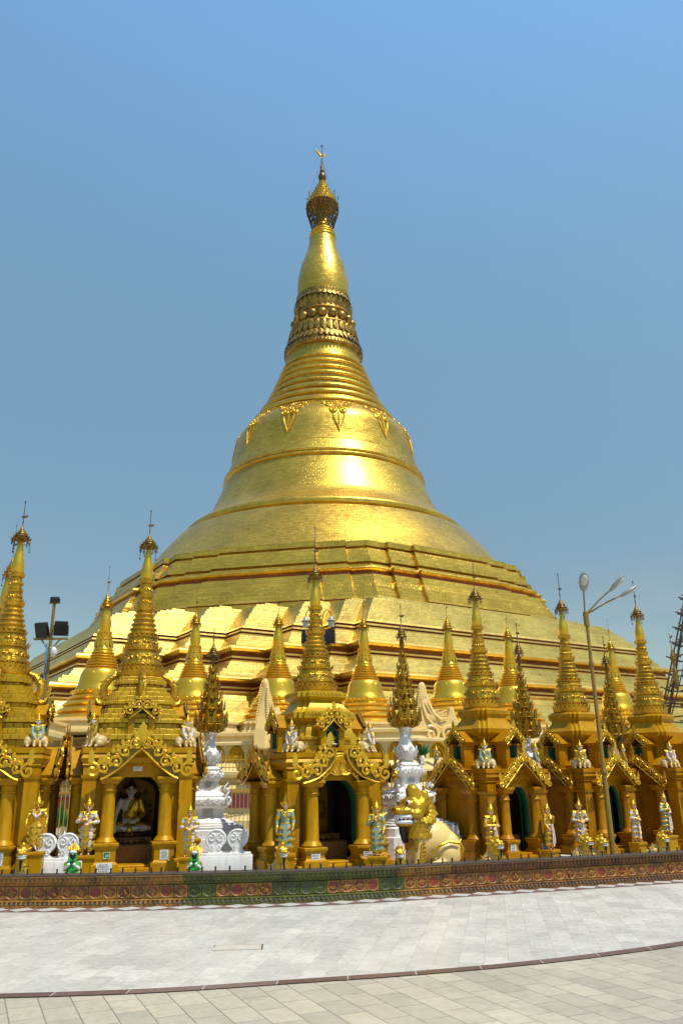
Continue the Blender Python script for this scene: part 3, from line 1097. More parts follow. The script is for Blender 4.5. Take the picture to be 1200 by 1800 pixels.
fl.ell((0, 0, 66.9), (.12, .12, .16), 10, 8)
fl.ell((0, 0, 65.6), (.13, .13, .1), 8, 6)
for i in range(10):
    a = 2 * math.pi * i / 10
    fl.tube([(1.64 * math.cos(a), 1.64 * math.sin(a), 59.1), (1.66 * math.cos(a), 1.66 * math.sin(a), 60.2)], .03, 4)
    fl.ell((1.66 * math.cos(a), 1.66 * math.sin(a), 60.1), (.07, .07, .12), 6, 5)
for i in range(3):
    a = 2 * math.pi * i / 3 + .6
    fl.tube([(.08 * math.cos(a), .08 * math.sin(a), 64.9), (1.5 * math.cos(a), 1.5 * math.sin(a), 60.0)], .012, 4)
fin = fl.build('finial', M['bronze'], t_st)
vn = MB(RZ(-PHI))
leaf(vn, (-.05, 0, 65.3), (-.75, 0, 66.6), .16, (0, -1, 0))
leaf(vn, (.05, 0, 65.4), (.35, 0, 65.9), .14, (0, -1, 0))
vn.build('weather_vane', M['gold_spire'], t_st)
# flower pendants round the shoulder of the bell
for k in range(12):
    a = R(10 + 30 * k)
    rot = Matrix.Rotation(a - PHI, 4, 'Z')
    fm = MB(rot)

    def S(x, z, d=.05):
        pr = [(28.8, 8.63), (29.5, 8.48), (30.5, 8.3), (31.5, 8.1), (32.2, 7.72), (32.8, 7.15), (33.3, 6.72)]
        r = pr[-1][1]
        for (za, ra), (zb, rb) in zip(pr, pr[1:]):
            if za <= z <= zb:
                r = ra + (rb - ra) * (z - za) / (zb - za)
        r += d
        an = x / r
        return (r * math.sin(an), -r * math.cos(an), z)
    for x, z, rr in ((-.42, 31.75, .30), (.42, 31.75, .30), (-.75, 32.4, .26), (.75, 32.4, .26), (0, 32.1, .28), (0, 32.75, .2), (-1.15, 32.7, .16), (1.15, 32.7, .16)):
        fm.tube([S(x + rr * math.cos(q), z + rr * math.sin(q) * .9, .06) for q in [2 * math.pi * i / 14 for i in range(15)]], .075, 5)
        fm.ell(S(x, z, .05), (.14, .14, .14), 8, 6)
    fm.tube([S(-.5, 31.4), S(-.42, 30.9), S(-.1, 30.0), S(0, 29.6), S(.1, 30.0), S(.42, 30.9), S(.5, 31.4)], [.05, .08, .07, .05, .07, .08, .05], 5)
    fm.tube([S(0, 31.5), S(0, 30.3)], .05, 5)
    fm.tube([S(0, 33.05), S(.9, 32.95), S(1.8, 33.1)], .06, 5)
    fm.tube([S(0, 33.05), S(-.9, 32.95), S(-1.8, 33.1)], .06, 5)
    fm.build('flower_pendant', M['gold_polished'], t_st)

# ------------------------------------------------------------------ cream plinth below the small stupas


def half_plane_corner(phi1, a1, phi2, a2):
    n1 = Vector((math.sin(phi1), -math.cos(phi1))); n2 = Vector((math.sin(phi2), -math.cos(phi2)))
    d = n1.x * n2.y - n1.y * n2.x
    return ((a1 * n2.y - a2 * n1.y) / d, (n1.x * a2 - n2.x * a1) / d)


PF = [(R(-57), 41.5), (R(-12), 40.3), (R(33), 37.4), (R(78), 37.4), (R(123), 37), (R(168), 37), (R(213), 37), (R(258), 39)]


def plinth_poly(off, z):
    pts = []
    for k in range(len(PF)):
        p = half_plane_corner(PF[k][0], PF[k][1] + off, PF[(k + 1) % len(PF)][0], PF[(k + 1) % len(PF)][1] + off)
        pts.append((p[0], p[1], z))
    return pts


t_pl = thing('cream_plinth', 'cream moulded plinth with gold arched medallions and maroon panels under the small stupas', 'plinth', (AX, AY, 0))
pp = [(.9, 0.2), (.9, .55), (.7, .6), (.62, .72), (.45, .8), (.4, .9), (.35, 1.38), (.45, 1.42), (.6, 1.46), (.68, 1.54), (.6, 1.64), (.42, 1.68), (.32, 1.74), (.32, 1.86), (.55, 1.90), (.62, 1.98), (.62, 2.08), (.4, 2.12), (.1, 2.35), (0, 2.4), (0, 2.95), (.12, 2.98), (.12, 3.06), (-.05, 3.10), (-.5, 3.12), (-.55, 3.3), (-.45, 3.33), (-.45, 3.42), (-.7, 3.45), (-3.4, 3.5), (-3.45, 3.62), (-9, 3.65)]
mb = MB()
mb.loft([plinth_poly(o, z) for o, z in pp])
mb.build('plinth_body', M['cream'], t_pl, smooth=30)
# medallions and panels along the two faces in view
med = MB()
arch = [(.30 * math.cos(q), .05 + .52 * max(0, math.sin(q)) ** .8) for q in [math.pi * i / 12 for i in range(13)]]
med.prism([(-x, z) for x, z in reversed(arch)][::-1], -.05, .0)
med.tube([(.27 * math.cos(q), -.055, .08 + .46 * math.sin(q)) for q in [math.pi * i / 12 for i in range(13)]], .03, 6)
med.tube([(.17 * math.cos(q), -.055, .08 + .30 * math.sin(q)) for q in [math.pi * i / 10 for i in range(11)]], .022, 6)
med.ell((0, -.06, .16), (.08, .04, .09), 8, 6)
med_me = med.mesh('medallion', M['gold_paint'])
pan = MB()
pan.box((0, -.01, 0), (1.0, .05, .40))
for d, w in ((.40, .03), (.30, .025)):
    for sx in (-1, 1):
        pan.box((sx * d, -.045, 0), (w, .03, d * .86))
        pan.box((0, -.044, sx * d * .41), (2 * d - w, .03, w))
pan.box((0, -.05, 0), (.16, .03, .10))
pan_me = pan.mesh('maroon_panel', M['maroon'])
for phi, a in PF[1:3]:
    n = Vector((math.sin(phi), -math.cos(phi), 0)); tt = Vector((math.cos(phi), math.sin(phi), 0))
    for k in range(-24, 25):
        q = n * (a + .0) + tt * (k * .70)
        if not (-16 < q.x + AX < 15): continue
        if abs(k * .70) > a * .42: continue
        o = bpy.data.objects.new('medallion', med_me); C.objects.link(o); o.parent = t_pl
        o.location = (q.x, q.y, 2.38); o.rotation_euler = (0, 0, phi)
    for k in range(-10, 11):
        q = n * (a + .40) + tt * (k * 1.62)
        if not (-16 < q.x + AX < 15): continue
        if abs(k * 1.62) > a * .42: continue
        o = bpy.data.objects.new('maroon_panel', pan_me); C.objects.link(o); o.parent = t_pl
        o.location = (q.x, q.y, 1.14); o.rotation_euler = (0, 0, phi)

# ------------------------------------------------------------------ parts shared by spires, stupas and trees


def umbrella_parts(parent, z0, r, h, rod, m_um, bells=12, lean=0.0, zrod=None):
    """tiered metal umbrella (hti) with hanging bells, on top of it a rod with a small vane"""
    u = MB()
    prof = [(r * .55, z0 - h * .03), (r, z0)]
    n = 5
    for k in range(n):
        a = z0 + h * (k / n) * .8
        rr = r * (1 - k / n) ** 1.05 + r * .06
        prof += [(rr, a + .001), (rr * 1.02, a + h * .03), (rr * .82, a + h * .06), (rr * .72, a + h * .14)]
    prof += [(r * .07, z0 + h * .85), (r * .04, z0 + h)]
    u.lathe(prof, 14)
    for k in range(3):
        rr = r * (1 - k / n) ** 1.05 + r * .08
        petals(u, 12 - 2 * k, rr, z0 + h * .16 * k, rr * 1.12, z0 + h * (.16 * k + .16), r * .10)
    u.build('umbrella', m_um, parent)
    b = MB()
    for i in range(bells):
        a = 2 * math.pi * i / bells
        x, y = r * 1.02 * math.cos(a), r * 1.02 * math.sin(a)
        b.tube([(x, y, z0 + .01), (x * .98, y * .98, z0 - r * .42)], r * .035, 4)
        b.ell((x * .98, y * .98, z0 - r * .5), (r * .085, r * .085, r * .11), 6, 5)
        a2 = a + math.pi / bells
        b.tube([(x, y, z0 - r * .2), (r * .8 * math.cos(a2), r * .8 * math.sin(a2), z0 - r * .42), (r * 1.02 * math.cos(a2 + math.pi / bells), r * 1.02 * math.sin(a2 + math.pi / bells), z0 - r * .2)], r * .035, 4)
    for i in (1, 5, 8):
        a = 2 * math.pi * i / bells
        x, y = r * 1.05 * math.cos(a), r * 1.05 * math.sin(a)
        b.tube([(x, y, z0 - r * .4), (x, y, z0 - r * 1.25)], r * .03, 4)
        b.ell((x, y, z0 - r * 1.3), (r * .09, r * .09, r * .14), 6, 5)
    b.build('hanging_bells', M['bronze'], parent)
    v = MB()
    v.tube([(0, 0, z0 + h * .9), (0, 0, z0 + h + rod)], [.009, .006], 6)
    v.ell((0, 0, z0 + h + rod), (.014, .014, .035), 6, 5)
    v.ell((0, 0, z0 + h + rod * .12), (.016, .016, .02), 6, 5)
    leaf(v, (.0, 0, z0 + h + rod * .32), (.085, 0, z0 + h + rod * .40), .026, (0, -1, 0))
    leaf(v, (.0, 0, z0 + h + rod * .32), (-.04, 0, z0 + h + rod * .38), .02, (0, -1, 0))
    v.build('vane', M['bronze'], parent)


def relief(mb, r0, z0, r1, z1, n, seed=0):
    """floral relief round a band: curls and bosses"""
    rr = random.Random(seed)
    for i in range(n):
        a = 2 * math.pi * i / n
        zc, rc = (z0 + z1) / 2, (r0 + r1) / 2
        h = (z1 - z0) * .42
        mtx = Matrix.Rotation(a, 4, 'Z')
        b = MB(mtx)
        w = math.pi * rc / n
        b.ell((rc, 0, zc), (.02, w * .34, h * .42), 6, 5)
        for sx in (-1, 1):
            pts = []
            for k in range(9):
                t = k / 8
                an = 3.6 * t
                q = h * .55 * (1 - .65 * t)
                pts.append((rc + .012, sx * (w * .55 + q * math.cos(an + math.pi)), zc - h * .15 + q * math.sin(an)))
            b.tube(pts, h * .13, 4)
        leaf(b, (rc + .0, 0, zc + h * .2), (rc + .02, 0, zc + h * .98), w * .3, (1, 0, 0))
        mb.add(b.v, b.f, b.mi)


def spire_parts(parent, z0, S, m, hti_r, hti_h, rod):
    """S: list of (kind, z0, z1, r0, r1)"""
    sp = MB()
    prof = []
    rel = []
    for k, (kind, a, b, ra, rb) in enumerate(S):
        if kind == 'band':
            prof += [(ra, a), (rb, b)]
            rel.append((ra, a, rb, b, k))
        elif kind == 'lip':
            prof += [(ra * .94, a), (ra, a + (b - a) * .25), (ra, a + (b - a) * .7), (rb, b)]
        elif kind == 'rings':
            n = 5
            for i in range(n):
                s0, s1 = i / n, (i + 1) / n
                za, zb = a + (b - a) * s0, a + (b - a) * s1
                r_a, r_b = ra + (rb - ra) * s0, ra + (rb - ra) * s1
                d = zb - za
                prof += [(r_a * .90, za), (r_a * 1.02, za + d * .15), (r_a * 1.05, za + d * .35), (r_a * 1.0, za + d * .5), (r_b * .93, za + d * .6), (r_b * .9, za + d * .98)]
        elif kind == 'bud':
            for s, q in ((0, .95), (.15, 1.08), (.35, 1.06), (.6, .85), (.85, .62), (1, .55)):
                prof.append((ra * q, a + (b - a) * s))
    prof.append((rb * .5, S[-1][2] + .2))
    sp.lathe([q for q in prof if q[1] < S[-1][1]] + [(S[-1][3] * .8, S[-1][1] + .01)], 28)
    bd = MB()
    bd.lathe([q for q in prof if q[1] >= S[-1][1]], 24)
    bd.build('bud', M['gold_polished'], parent)
    for ra, a, rb, b, k in rel:
        relief(sp, ra, a, rb, b, 9 if ra > .2 else 7, k)
        petals(sp, 22 if ra > .2 else 14, ra * 1.02, a + .005, ra * 1.03, a + (b - a) * .2, .022)
    for kind, a, b, ra, rb in S:
        if kind == 'lip':
            n = max(12, int(ra * 70))
            petals(sp, n, ra * .97, (a + b) / 2, ra * 1.08, b + (b - a) * .5, ra * 2.4 / n)
    sp.build('spire', m, parent)
    umbrella_parts(parent, S[-1][2] + hti_r * .9, hti_r, hti_h, rod, M['gold_dark'])


# ------------------------------------------------------------------ shrines


def arch_wall(mb, hw, z0, z1, ow, zs, zt, y0, y1, mi_face=0, mi_in=0, n=14):
    """wall in the x-z plane with an arched opening, thick from y0 (front) to y1"""
    pts = [(-ow, z0)] + [(-ow * math.cos(math.pi * k / n), zs + (zt - zs) * math.sin(math.pi * k / n)) for k in range(n + 1)] + [(ow, z0)]
    for y, flip in ((y0, False), (y1, True)):
        vs = [(x, y, z) for x, z in pts]
        m = len(vs)
        top = [(x, y, z1) for x, z in pts]
        vs += top
        vs += [(-hw, y, z0), (-hw, y, z1), (hw, y, z0), (hw, y, z1)]
        fs = [(i, i + 1, m + i + 1, m + i) for i in range(1, m - 2)]
        fs += [(2 * m, 0, m, 2 * m + 1), (m - 1, 2 * m + 2, 2 * m + 3, 2 * m - 1)]
        mb.add(vs, fs, mi_face)
    m = len(pts)
    vs = [(x, y0, z) for x, z in pts] + [(x, y1, z) for x, z in pts]
    mb.add(vs, [(i, m + i, m + i + 1, i + 1) for i in range(m - 1)], mi_in)
    vs = [(-hw, y0, z0), (-hw, y0, z1), (hw, y0, z1), (hw, y0, z0), (-hw, y1, z0), (-hw, y1, z1), (hw, y1, z1), (hw, y1, z0)]
    mb.add(vs, [(0, 1, 5, 4), (1, 2, 6, 5), (2, 3, 7, 6)], mi_face)


def scroll_band(mb, back, path, width, y, depth=.05, flames=True):
    """carved scrollwork following a path (x, z); coils with flame leaves on the outer edge"""
    P = [Vector((x, 0, z)) for x, z in path]
    ln = [0]
    for a, b in zip(P, P[1:]):
        ln.append(ln[-1] + (b - a).length)
    tot = ln[-1]

    def at(s):
        s = max(0, min(tot, s))
        for i in range(len(P) - 1):
            if s <= ln[i + 1] + 1e-9:
                t = (s - ln[i]) / max(1e-9, ln[i + 1] - ln[i])
                p = P[i].lerp(P[i + 1], t)
                d = (P[i + 1] - P[i]).normalized()
                return p, d
        return P[-1], (P[-1] - P[-2]).normalized()
    n = max(2, int(round(tot / (width * .70))))
    lf, rt = [], []
    for k in range(n * 2 + 1):
        p, d = at(tot * k / (2 * n))
        o = Vector((-d.z, 0, d.x))
        lf.append(p - o * width * .46); rt.append(p + o * width * .46)
    vs = [(q.x, y + depth * .5, q.z) for q in lf] + [(q.x, y + depth * .5, q.z) for q in rt] + [(q.x, y + depth, q.z) for q in lf] + [(q.x, y + depth, q.z) for q in rt]
    m = len(lf)
    fs = [(i, m + i, m + i + 1, i + 1) for i in range(m - 1)] + [(2 * m + i, 2 * m + i + 1, 3 * m + i + 1, 3 * m + i) for i in range(m - 1)]
    fs += [(i, i + 1, 2 * m + i + 1, 2 * m + i) for i in range(m - 1)] + [(m + i, 3 * m + i, 3 * m + i + 1, m + i + 1) for i in range(m - 1)]
    back.add(vs, fs)
    for side in (-.46,):
        mb.tube([(at(tot * k / 12)[0].x + side * width * -at(tot * k / 12)[1].z, y + depth * .3, at(tot * k / 12)[0].z + side * width * at(tot * k / 12)[1].x) for k in range(13)], width * .06, 5)
    for k in range(n):
        s = tot * (k + .5) / n
        p, d = at(s)
        o = Vector((-d.z, 0, d.x))
        sg = 1 if k % 2 == 0 else -1
        c = p + o * width * .06 * sg
        a0 = math.atan2(d.z, d.x)
        mb.tube(spiral((c.x, c.z), width * .40, 1.5, a0 + math.pi * (0 if sg > 0 else 1), sg, 18, y), [width * .085 * (1 - .4 * i / 18) for i in range(19)], 5)
        for q in (-1, 1):
            e, d3 = at(tot * (k + .5 + .5 * q) / n)
            o3 = Vector((-d3.z, 0, d3.x))
            e = e + o3 * width * .30
            mb.tube(spiral((e.x, e.z), width * .15, 1.2, a0, q, 9, y), width * .05, 4)
        mb.ell((c.x, y - .004, c.z), (width * .10, .02, width * .10), 6, 5)
        # connecting leaves
        for q in (-1, 1):
            e = p + d * (tot / n * .5) * q * .9
            leaf(mb, (c.x + o.x * width * .3 * q, y, c.z + o.z * width * .3 * q), (e.x + o.x * width * .12, y, e.z + o.z * width * .12), width * .10, (0, -1, 0))
        if flames:
            for q in (-.25, .25):
                e, d2 = at(s + q * tot / n)
                o2 = Vector((-d2.z, 0, d2.x))
                b = e + o2 * width * .42
                tp_ = e + o2 * width * .68 + d2 * width * .16
                leaf(mb, (b.x, y + depth * .3, b.z), (tp_.x, y + depth * .3, tp_.z), width * .11, (0, -1, 0))


def column(parent, x, y, T, rot, pm):
    """round column on a square pedestal"""
    zp, zc, zb, zt, r, z0 = T['zped'], T['zcb'], T['zcapb'], T['zcapt'], T['cr'], T['z0']
    c = MB(rot)
    p = [(r * 1.45, zc - .055), (r * 1.5, zc - .03), (r * 1.3, zc), (r * 1.12, zc + .03), (r * 1.0, zc + .05), (r * .93, zb - .13), (r * 1.1, zb - .115), (r * 1.14, zb - .10), (r * 1.0, zb - .085), (r * .96, zb - .01), (r * 1.2, zb)]
    c.lathe(p, 20, (x, y, 0))
    w = r * 2
    c.box((x, y, zb + (zt - zb) * .30), (w * 1.15, w * 1.15, (zt - zb) * .6 - .002), taper=1.25)
    c.box((x, y, zt - (zt - zb) * .2), (w * 1.55, w * 1.55, (zt - zb) * .4), bev=.006)
    ob = c.build('column', pm, parent)
    q = MB(rot)
    q.box((x, y, zp - .02), (w * 1.75, w * 1.75, .045), bev=.006)
    q.box((x, y, zp - .065), (w * 1.5, w * 1.5, .05), taper=1.15)
    q.box((x, y, (zp - .09 + z0 + .20) / 2), (w * 1.42, w * 1.42, zp - .09 - z0 - .20))
    q.box((x, y, z0 + .185), (w * 1.6, w * 1.6, .035), taper=.9)
    q.box((x, y, z0 + .08), (w * 1.85, w * 1.85, .17), bev=.006)
    q.build('pedestal', pm, ob)
    return ob


def portal(parent, T, ang, is_open):
    rot = RZ(ang)
    Lp, pc, pm = T['L'], T['pc'], M[T['paint']]
    z0, zt = T['z0'], T['zcapt']
    yf = -(Lp - .03)
    for sx in (-1, 1):
        column(parent, sx * pc, -(Lp - T['cr']), T, rot, pm)
    w = MB(rot)
    hw = pc + T['cr'] * .9
    yw = -(Lp - T['cr'] * 1.7)
    if is_open:
        arch_wall(w, hw, z0, zt - .002, T['ow'], T['zs'], T['za'], yw, -T['wb'] + .14, 0, 1)
    else:
        w.box((0, (yw - T['wb']) / 2 + .04, (z0 + zt) / 2), (2 * hw, yw * -1 - T['wb'] + .08, zt - z0 - .002))
        for sx in (-1, 1):
            w.box((sx * T['ow'] * .95, yw - .012, (z0 + zt) / 2), (.05, .03, zt - z0 - .3))
    w.box((0, yw + .02, z0 + .07), (2 * hw + .16, .28, .14) if not is_open else (.001, .001, .001))
    w.build('porch_wall', [pm, M['green']], parent)
    # tympanum and roof
    ap, ew = T['apex'], T['eave']
    g = MB(rot)
    cv = T['concave']

    def slope(s):         # s 0 eave .. 1 ridge
        return (ew * (1 - s), zt + (ap - zt) * (s ** (1 + cv)))
    broken = T.get('broken') and is_open
    prof = [slope(k / 8) for k in range(9)]
    g.prism([(-x, z) for x, z in prof] + [(x, z) for x, z in reversed(prof[:-1])], yw - .005, -T['wb'] + .2)
    g.build('tympanum', pm, parent)
    th = T['roof_t']
    rf = MB(rot)
    for sx in (-1, 1):
        lo = [(sx * x, z) for x, z in prof]
        hi = [(sx * (x + th * .7), z + th) for x, z in prof[:-1]] + [(0, ap + th * 1.5)]
        poly = lo + hi[::-1]
        if sx < 0:
            poly = poly[::-1]
        rf.prism(poly, -(Lp + .06), -T['wb'] + .35)
    rf.build('gable_roof', pm, parent)
    sc, bk = MB(rot), MB(rot)
    wd = T['sw']
    for sx in (-1, 1):
        pts = [(sx * (x + wd * .42), z + wd * .30) for x, z in prof[:-1]] + [(sx * .02, ap + wd * .55)]
        if broken:
            pts = [(sx * (x + wd * .42), z + wd * .30) for x, z in prof[:5]] + [(sx * .26, ap + wd * .12), (sx * .23, ap + wd * .75)]
            leaf(sc, (sx * .23, -(Lp + .10), ap + wd * .8), (sx * .21, -(Lp + .10), ap + wd * 1.7), wd * .26, (0, -1, 0), lobes=1)
        if sx < 0:
            scroll_band(sc, bk, pts, wd, -(Lp + .10), flames=True)
        else:
            m1 = MB()
            b1 = MB()
            scroll_band(m1, b1, [(-x, z) for x, z in pts], wd, -(Lp + .10), flames=True)
            fl = Matrix.Scale(-1, 4, (1, 0, 0))
            sc.add([fl @ v for v in m1.v], m1.f, m1.mi)
            bk.add([fl @ v for v in b1.v], b1.f, b1.mi)
        # upturned end
        ex, ez = sx * (ew + wd * .75), zt + wd * .35
        sc.tube(spiral((ex, ez), wd * .42, 1.3, math.pi * (.5 if sx > 0 else .5), sx, 14, -(Lp + .10)), wd * .10, 5)
        leaf(sc, (ex + sx * wd * .1, -(Lp + .10), ez + wd * .3), (ex + sx * wd * .12, -(Lp + .10), ez + wd * 1.25), wd * .22, (0, -1, 0), lobes=1)
    # crest at the ridge
    zz = ap + wd * .45
    if not broken:
        leaf(sc, (0, -(Lp + .115), zz - wd * .1), (0, -(Lp + .115), T['tip'] + .06), wd * .36, (0, -1, 0), lobes=1)
        for sx in (-1, 1):
            leaf(sc, (sx * wd * .12, -(Lp + .11), zz), (sx * wd * .50, -(Lp + .11), zz + wd * .62), wd * .2, (0, -1, 0), lobes=1)
            sc.tube(spiral((sx * wd * .34, zz - wd * .1), wd * .24, 1.4, math.pi / 2, sx, 12, -(Lp + .115)), wd * .06, 5)
    ped = sc.build('pediment_scrollwork', M['gold_bright'], parent)
    bk.build('pediment_backing', M['gold_dark'], ped)


def dormer(parent, T, ang, statue=False):
    rot = RZ(ang)
    pm = M[T['paint']]
    y, z0, zs, zt, hw = T['dy'], T['dz0'], T['dz1'], T['dz2'], T['dw']
    d = MB(rot)
    for sx in (-1, 1):
        d.box((sx * (hw + .05), -y + .12, (z0 + zs) / 2), (.10, .26, zs - z0))
        d.box((sx * (hw + .05), -y + .11, zs + .015), (.14, .30, .04))
    d.box((0, -y + .12, z0 - .03), (2 * hw + .24, .32, .06))
    d.build('dormer', pm, parent)
    rf = MB(rot)
    for sx in (-1, 1):
        poly = [(sx * (hw + .13), zs + .02), (sx * (hw + .17), zs + .07), (0, zt + .06), (0, zt)]
        rf.prism(poly if sx > 0 else poly[::-1], -y - .06, -y + .34)
    rf.build('dormer_roof', pm, parent)
    n = MB(rot)
    n.box((0, -y + .20, (z0 + zs) / 2 + .02), (2 * hw, .03, zs - z0 + .06))
    n.prism([(-hw - .02, zs), (hw + .02, zs), (0, zt - .02)], -y + .14, -y + .2)
    n.box((-hw + .004, -y + .1, (z0 + zs) / 2), (.012, .2, zs - z0)); n.box((hw - .004, -y + .1, (z0 + zs) / 2), (.012, .2, zs - z0))
    n.build('niche', M['green'], parent)
    sc, bk = MB(rot), MB(rot)
    wd = T['sw'] * .72
    for sx in (-1, 1):
        a, b = MB(), MB()
        scroll_band(a, b, [(-(hw + .15), zs + .05), (-(hw + .15) * .5, (zs + zt) / 2 + .05), (-.01, zt + .06)], wd, -y - .08, .04, True)
        fl = Matrix.Scale(-sx, 4, (1, 0, 0))
        sc.add([fl @ v for v in a.v], a.f, a.mi); bk.add([fl @ v for v in b.v], b.f, b.mi)
    leaf(sc, (0, -y - .07, zt + .06), (0, -y - .07, zt + .26), .05, (0, -1, 0), lobes=1)
    o = sc.build('dormer_scrollwork', M['gold_bright'], parent)
    bk.build('dormer_backing', M['gold_dark'], o)


def redent(h, z, d):
    """square with twice-notched corners"""
    a, b = h - d, h - 2 * d
    q = [(-b, -h), (b, -h), (b, -a), (a, -a), (a, -b)]
    pts = []
    for k in range(4):
        c, s_ = math.cos(k * math.pi / 2), math.sin(k * math.pi / 2)
        pts += [(x * c - y * s_, x * s_ + y * c, z) for x, y in q]
    return pts


def shrine(name, label, loc, rz, T, group):
    t = thing(name, label, 'shrine', loc, rz, group)
    pm = M[T['paint']]
    z0, wb, zcb, zct, wc = T['z0'], T['wb'], T['zkb'], T['zkt'], T['wc']
    b = MB()
    hh = T['ow'] + .02
    # body: front wall with the arched doorway, three blind walls, corner pilasters
    arch_wall(b, wb, z0, zcb, T['ow'], T['zs'], T['za'], -wb, -wb + .12, 0, 1)
    b.box((0, wb - .06, (z0 + zcb) / 2), (2 * wb, .12, zcb - z0))
    for sx in (-1, 1):
        b.box((sx * (wb - .06), 0, (z0 + zcb) / 2), (.12, 2 * wb - .242, zcb - z0))
        for sy in (-1, 1):
            b.box((sx * wb, sy * wb, (z0 + zcb) / 2 - .002), (.22, .22, zcb - z0 - .004))
            b.box((sx * wb, sy * wb, z0 + .1), (.30, .30, .2), bev=.01)
            b.box((sx * wb, sy * wb, zcb - .16), (.26, .26, .05), taper=1.1)
    b.build('walls', [pm, M['green']], t)
    bs_ = MB()
    e_ = T['L'] + .05
    for w_, d_ in ((2 * e_, 2 * (T['pc'] + .30)), (2 * (T['pc'] + .30), 2 * e_)):
        bs_.box((0, 0, z0 + .045 + (.001 if w_ > d_ else 0)), (w_, d_, .09), bev=.01)
    bs_.box((0, 0, z0 + .062), (2 * wb + .34, 2 * wb + .34, .125), bev=.01)
    bs_.build('base_step', pm, t)
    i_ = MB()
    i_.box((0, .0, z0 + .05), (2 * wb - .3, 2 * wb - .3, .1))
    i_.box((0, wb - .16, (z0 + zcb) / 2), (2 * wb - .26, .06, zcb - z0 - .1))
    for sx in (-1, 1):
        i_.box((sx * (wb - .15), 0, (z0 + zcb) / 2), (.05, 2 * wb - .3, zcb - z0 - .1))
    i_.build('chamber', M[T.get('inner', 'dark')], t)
    # gilded back wall and altar inside
    al = MB()
    al.box((0, -.02, z0 + .25), (T['ow'] * 1.9, .9, .34), bev=.02)
    al.box((0, .06, z0 + .47), (T['ow'] * 1.7, .62, .10), bev=.02)
    petals(al, 20, T['ow'] * .8, z0 + .5, T['ow'] * .86, z0 + .43, .05)
    al.build('altar', M['altar'], t)
    if T.get('gilt'):
        gl = MB()
        gy = T.get('gilt_y', .3)
        gl.prism([(-T['ow'] * 1.08, z0 + .5), (T['ow'] * 1.08, z0 + .5), (T['ow'] * 1.08, z0 + 1.25)] + [(T['ow'] * 1.08 * math.cos(a), z0 + 1.25 + T['ow'] * .6 * math.sin(a)) for a in [math.pi * i / 12 for i in range(1, 12)]] + [(-T['ow'] * 1.08, z0 + 1.25)], gy + .005, gy + .03)
        rr = random.Random(3)
        for k in range(46):
            an = rr.uniform(0, math.pi)
            rd = T['ow'] * rr.uniform(.65, 1.05)
            x, z = rd * math.cos(an), z0 + .95 + rd * 1.0 * math.sin(an) - rr.uniform(0, .35)
            gl.tube(spiral((x, z), rr.uniform(.03, .06), 1.3, rr.uniform(0, 6), rr.choice((-1, 1)), 10, T.get('gilt_y', .3)), .010, 4)
            leaf(gl, (x, T.get('gilt_y', .3), z), (x + .07 * math.cos(an), T.get('gilt_y', .3), z + .07 * math.sin(an)), .02, (0, -1, 0))
        gl.build('gilded_screen', M['gold_dark'] if T['gilt'] == 1 else M['gold_tree'], t)
    k = MB()
    st = [(wb + .10, zcb), (wb + .13, zcb + .03), (wb + .12, zcb + .05), (wb + .16, zcb + (zct - zcb) * .45), (wc, zcb + (zct - zcb) * .68), (wc + .02, zcb + (zct - zcb) * .72), (wc + .02, zct), (wc - .05, zct + .005)]
    k.loft([[(-h, -h, z), (h, -h, z), (h, h, z), (-h, h, z)] for h, z in st])
    k.build('cornice', pm, t, smooth=20)
    # tiered roof
    r = MB()
    if T['roof'] == 'blocks':
        rr = random.Random(5)
        zz = zct
        tiers = T['tiers']
        for (h, za, zb) in tiers:
            hb = (zb - za)
            r.loft([redent(h - .03, za, .07), redent(h - .03, zb, .07)])
            # courses of small gilded blocks along every face
            for q in range(4):
                rot = RZ(q * math.pi / 2)
                nb = max(3, int(2 * (h - .06) / .125))
                w = 2 * (h - .06) / nb
                for i in range(nb):
                    x = -(h - .06) + (i + .5) * w
                    edge = min(i, nb - 1 - i)
                    inn = (.08 if edge == 0 else (.035 if edge == 1 else 0))
                    v = rot @ Vector((x, -(h - .03 - inn), (za + zb) / 2 + rr.uniform(-.006, .006)))
                    r.box(v, (w - .008, .085 + rr.uniform(-.006, .012), hb - .006), q * math.pi / 2 + rr.uniform(-.02, .02), bev=.004)
        r.build('tiered_roof', M['gold_block'], t, smooth=30)
    else:
        r.loft([redent(h, z, T['rd']) for h, z in T['tiers']])
        rl = MB()
        for h, z in T['tiers']:
            if h > T['tiers'][-1][0] and (h, z) in T.get('leafy', []):
                for q in range(4):
                    bm = MB(RZ(q * math.pi / 2))
                    n = int(2 * (h - 2 * T['rd']) / .07)
                    for i in range(n):
                        x = -(h - 2 * T['rd']) + (i + .5) * 2 * (h - 2 * T['rd']) / n
                        leaf(bm, (x, -h - .004, z + .02), (x, -h - .012, z - .05), .03, (0, -1, 0))
                    rl.add(bm.v, bm.f, bm.mi)
        r.add(rl.v, rl.f, 1)
        r.build('tiered_roof', [M[T['roof_m']], M['gold_bright']], t, smooth=25)
    # little pinnacles on the cornice
    for sx in (-1, 1):
        for sy in (-1, 1):
            p = MB()
            s = T.get('pin', .16)
            x, y = sx * (wb * .80), sy * (wb * .80)
            p.lathe([(.06, 0), (.075, .03), (.05, .05), (.085, .11), (.07, .17), (.03, .21), (.045, .23), (.015, .30), (.004, .40)], 12, (x, y, zct))
            p.build('pinnacle', M['gold_bright'], t)
    portal(t, T, 0, True)
    for a in (-math.pi / 2, math.pi / 2, math.pi):
        portal(t, T, a, False)
    for q in range(4):
        dormer(t, T, q * math.pi / 2)
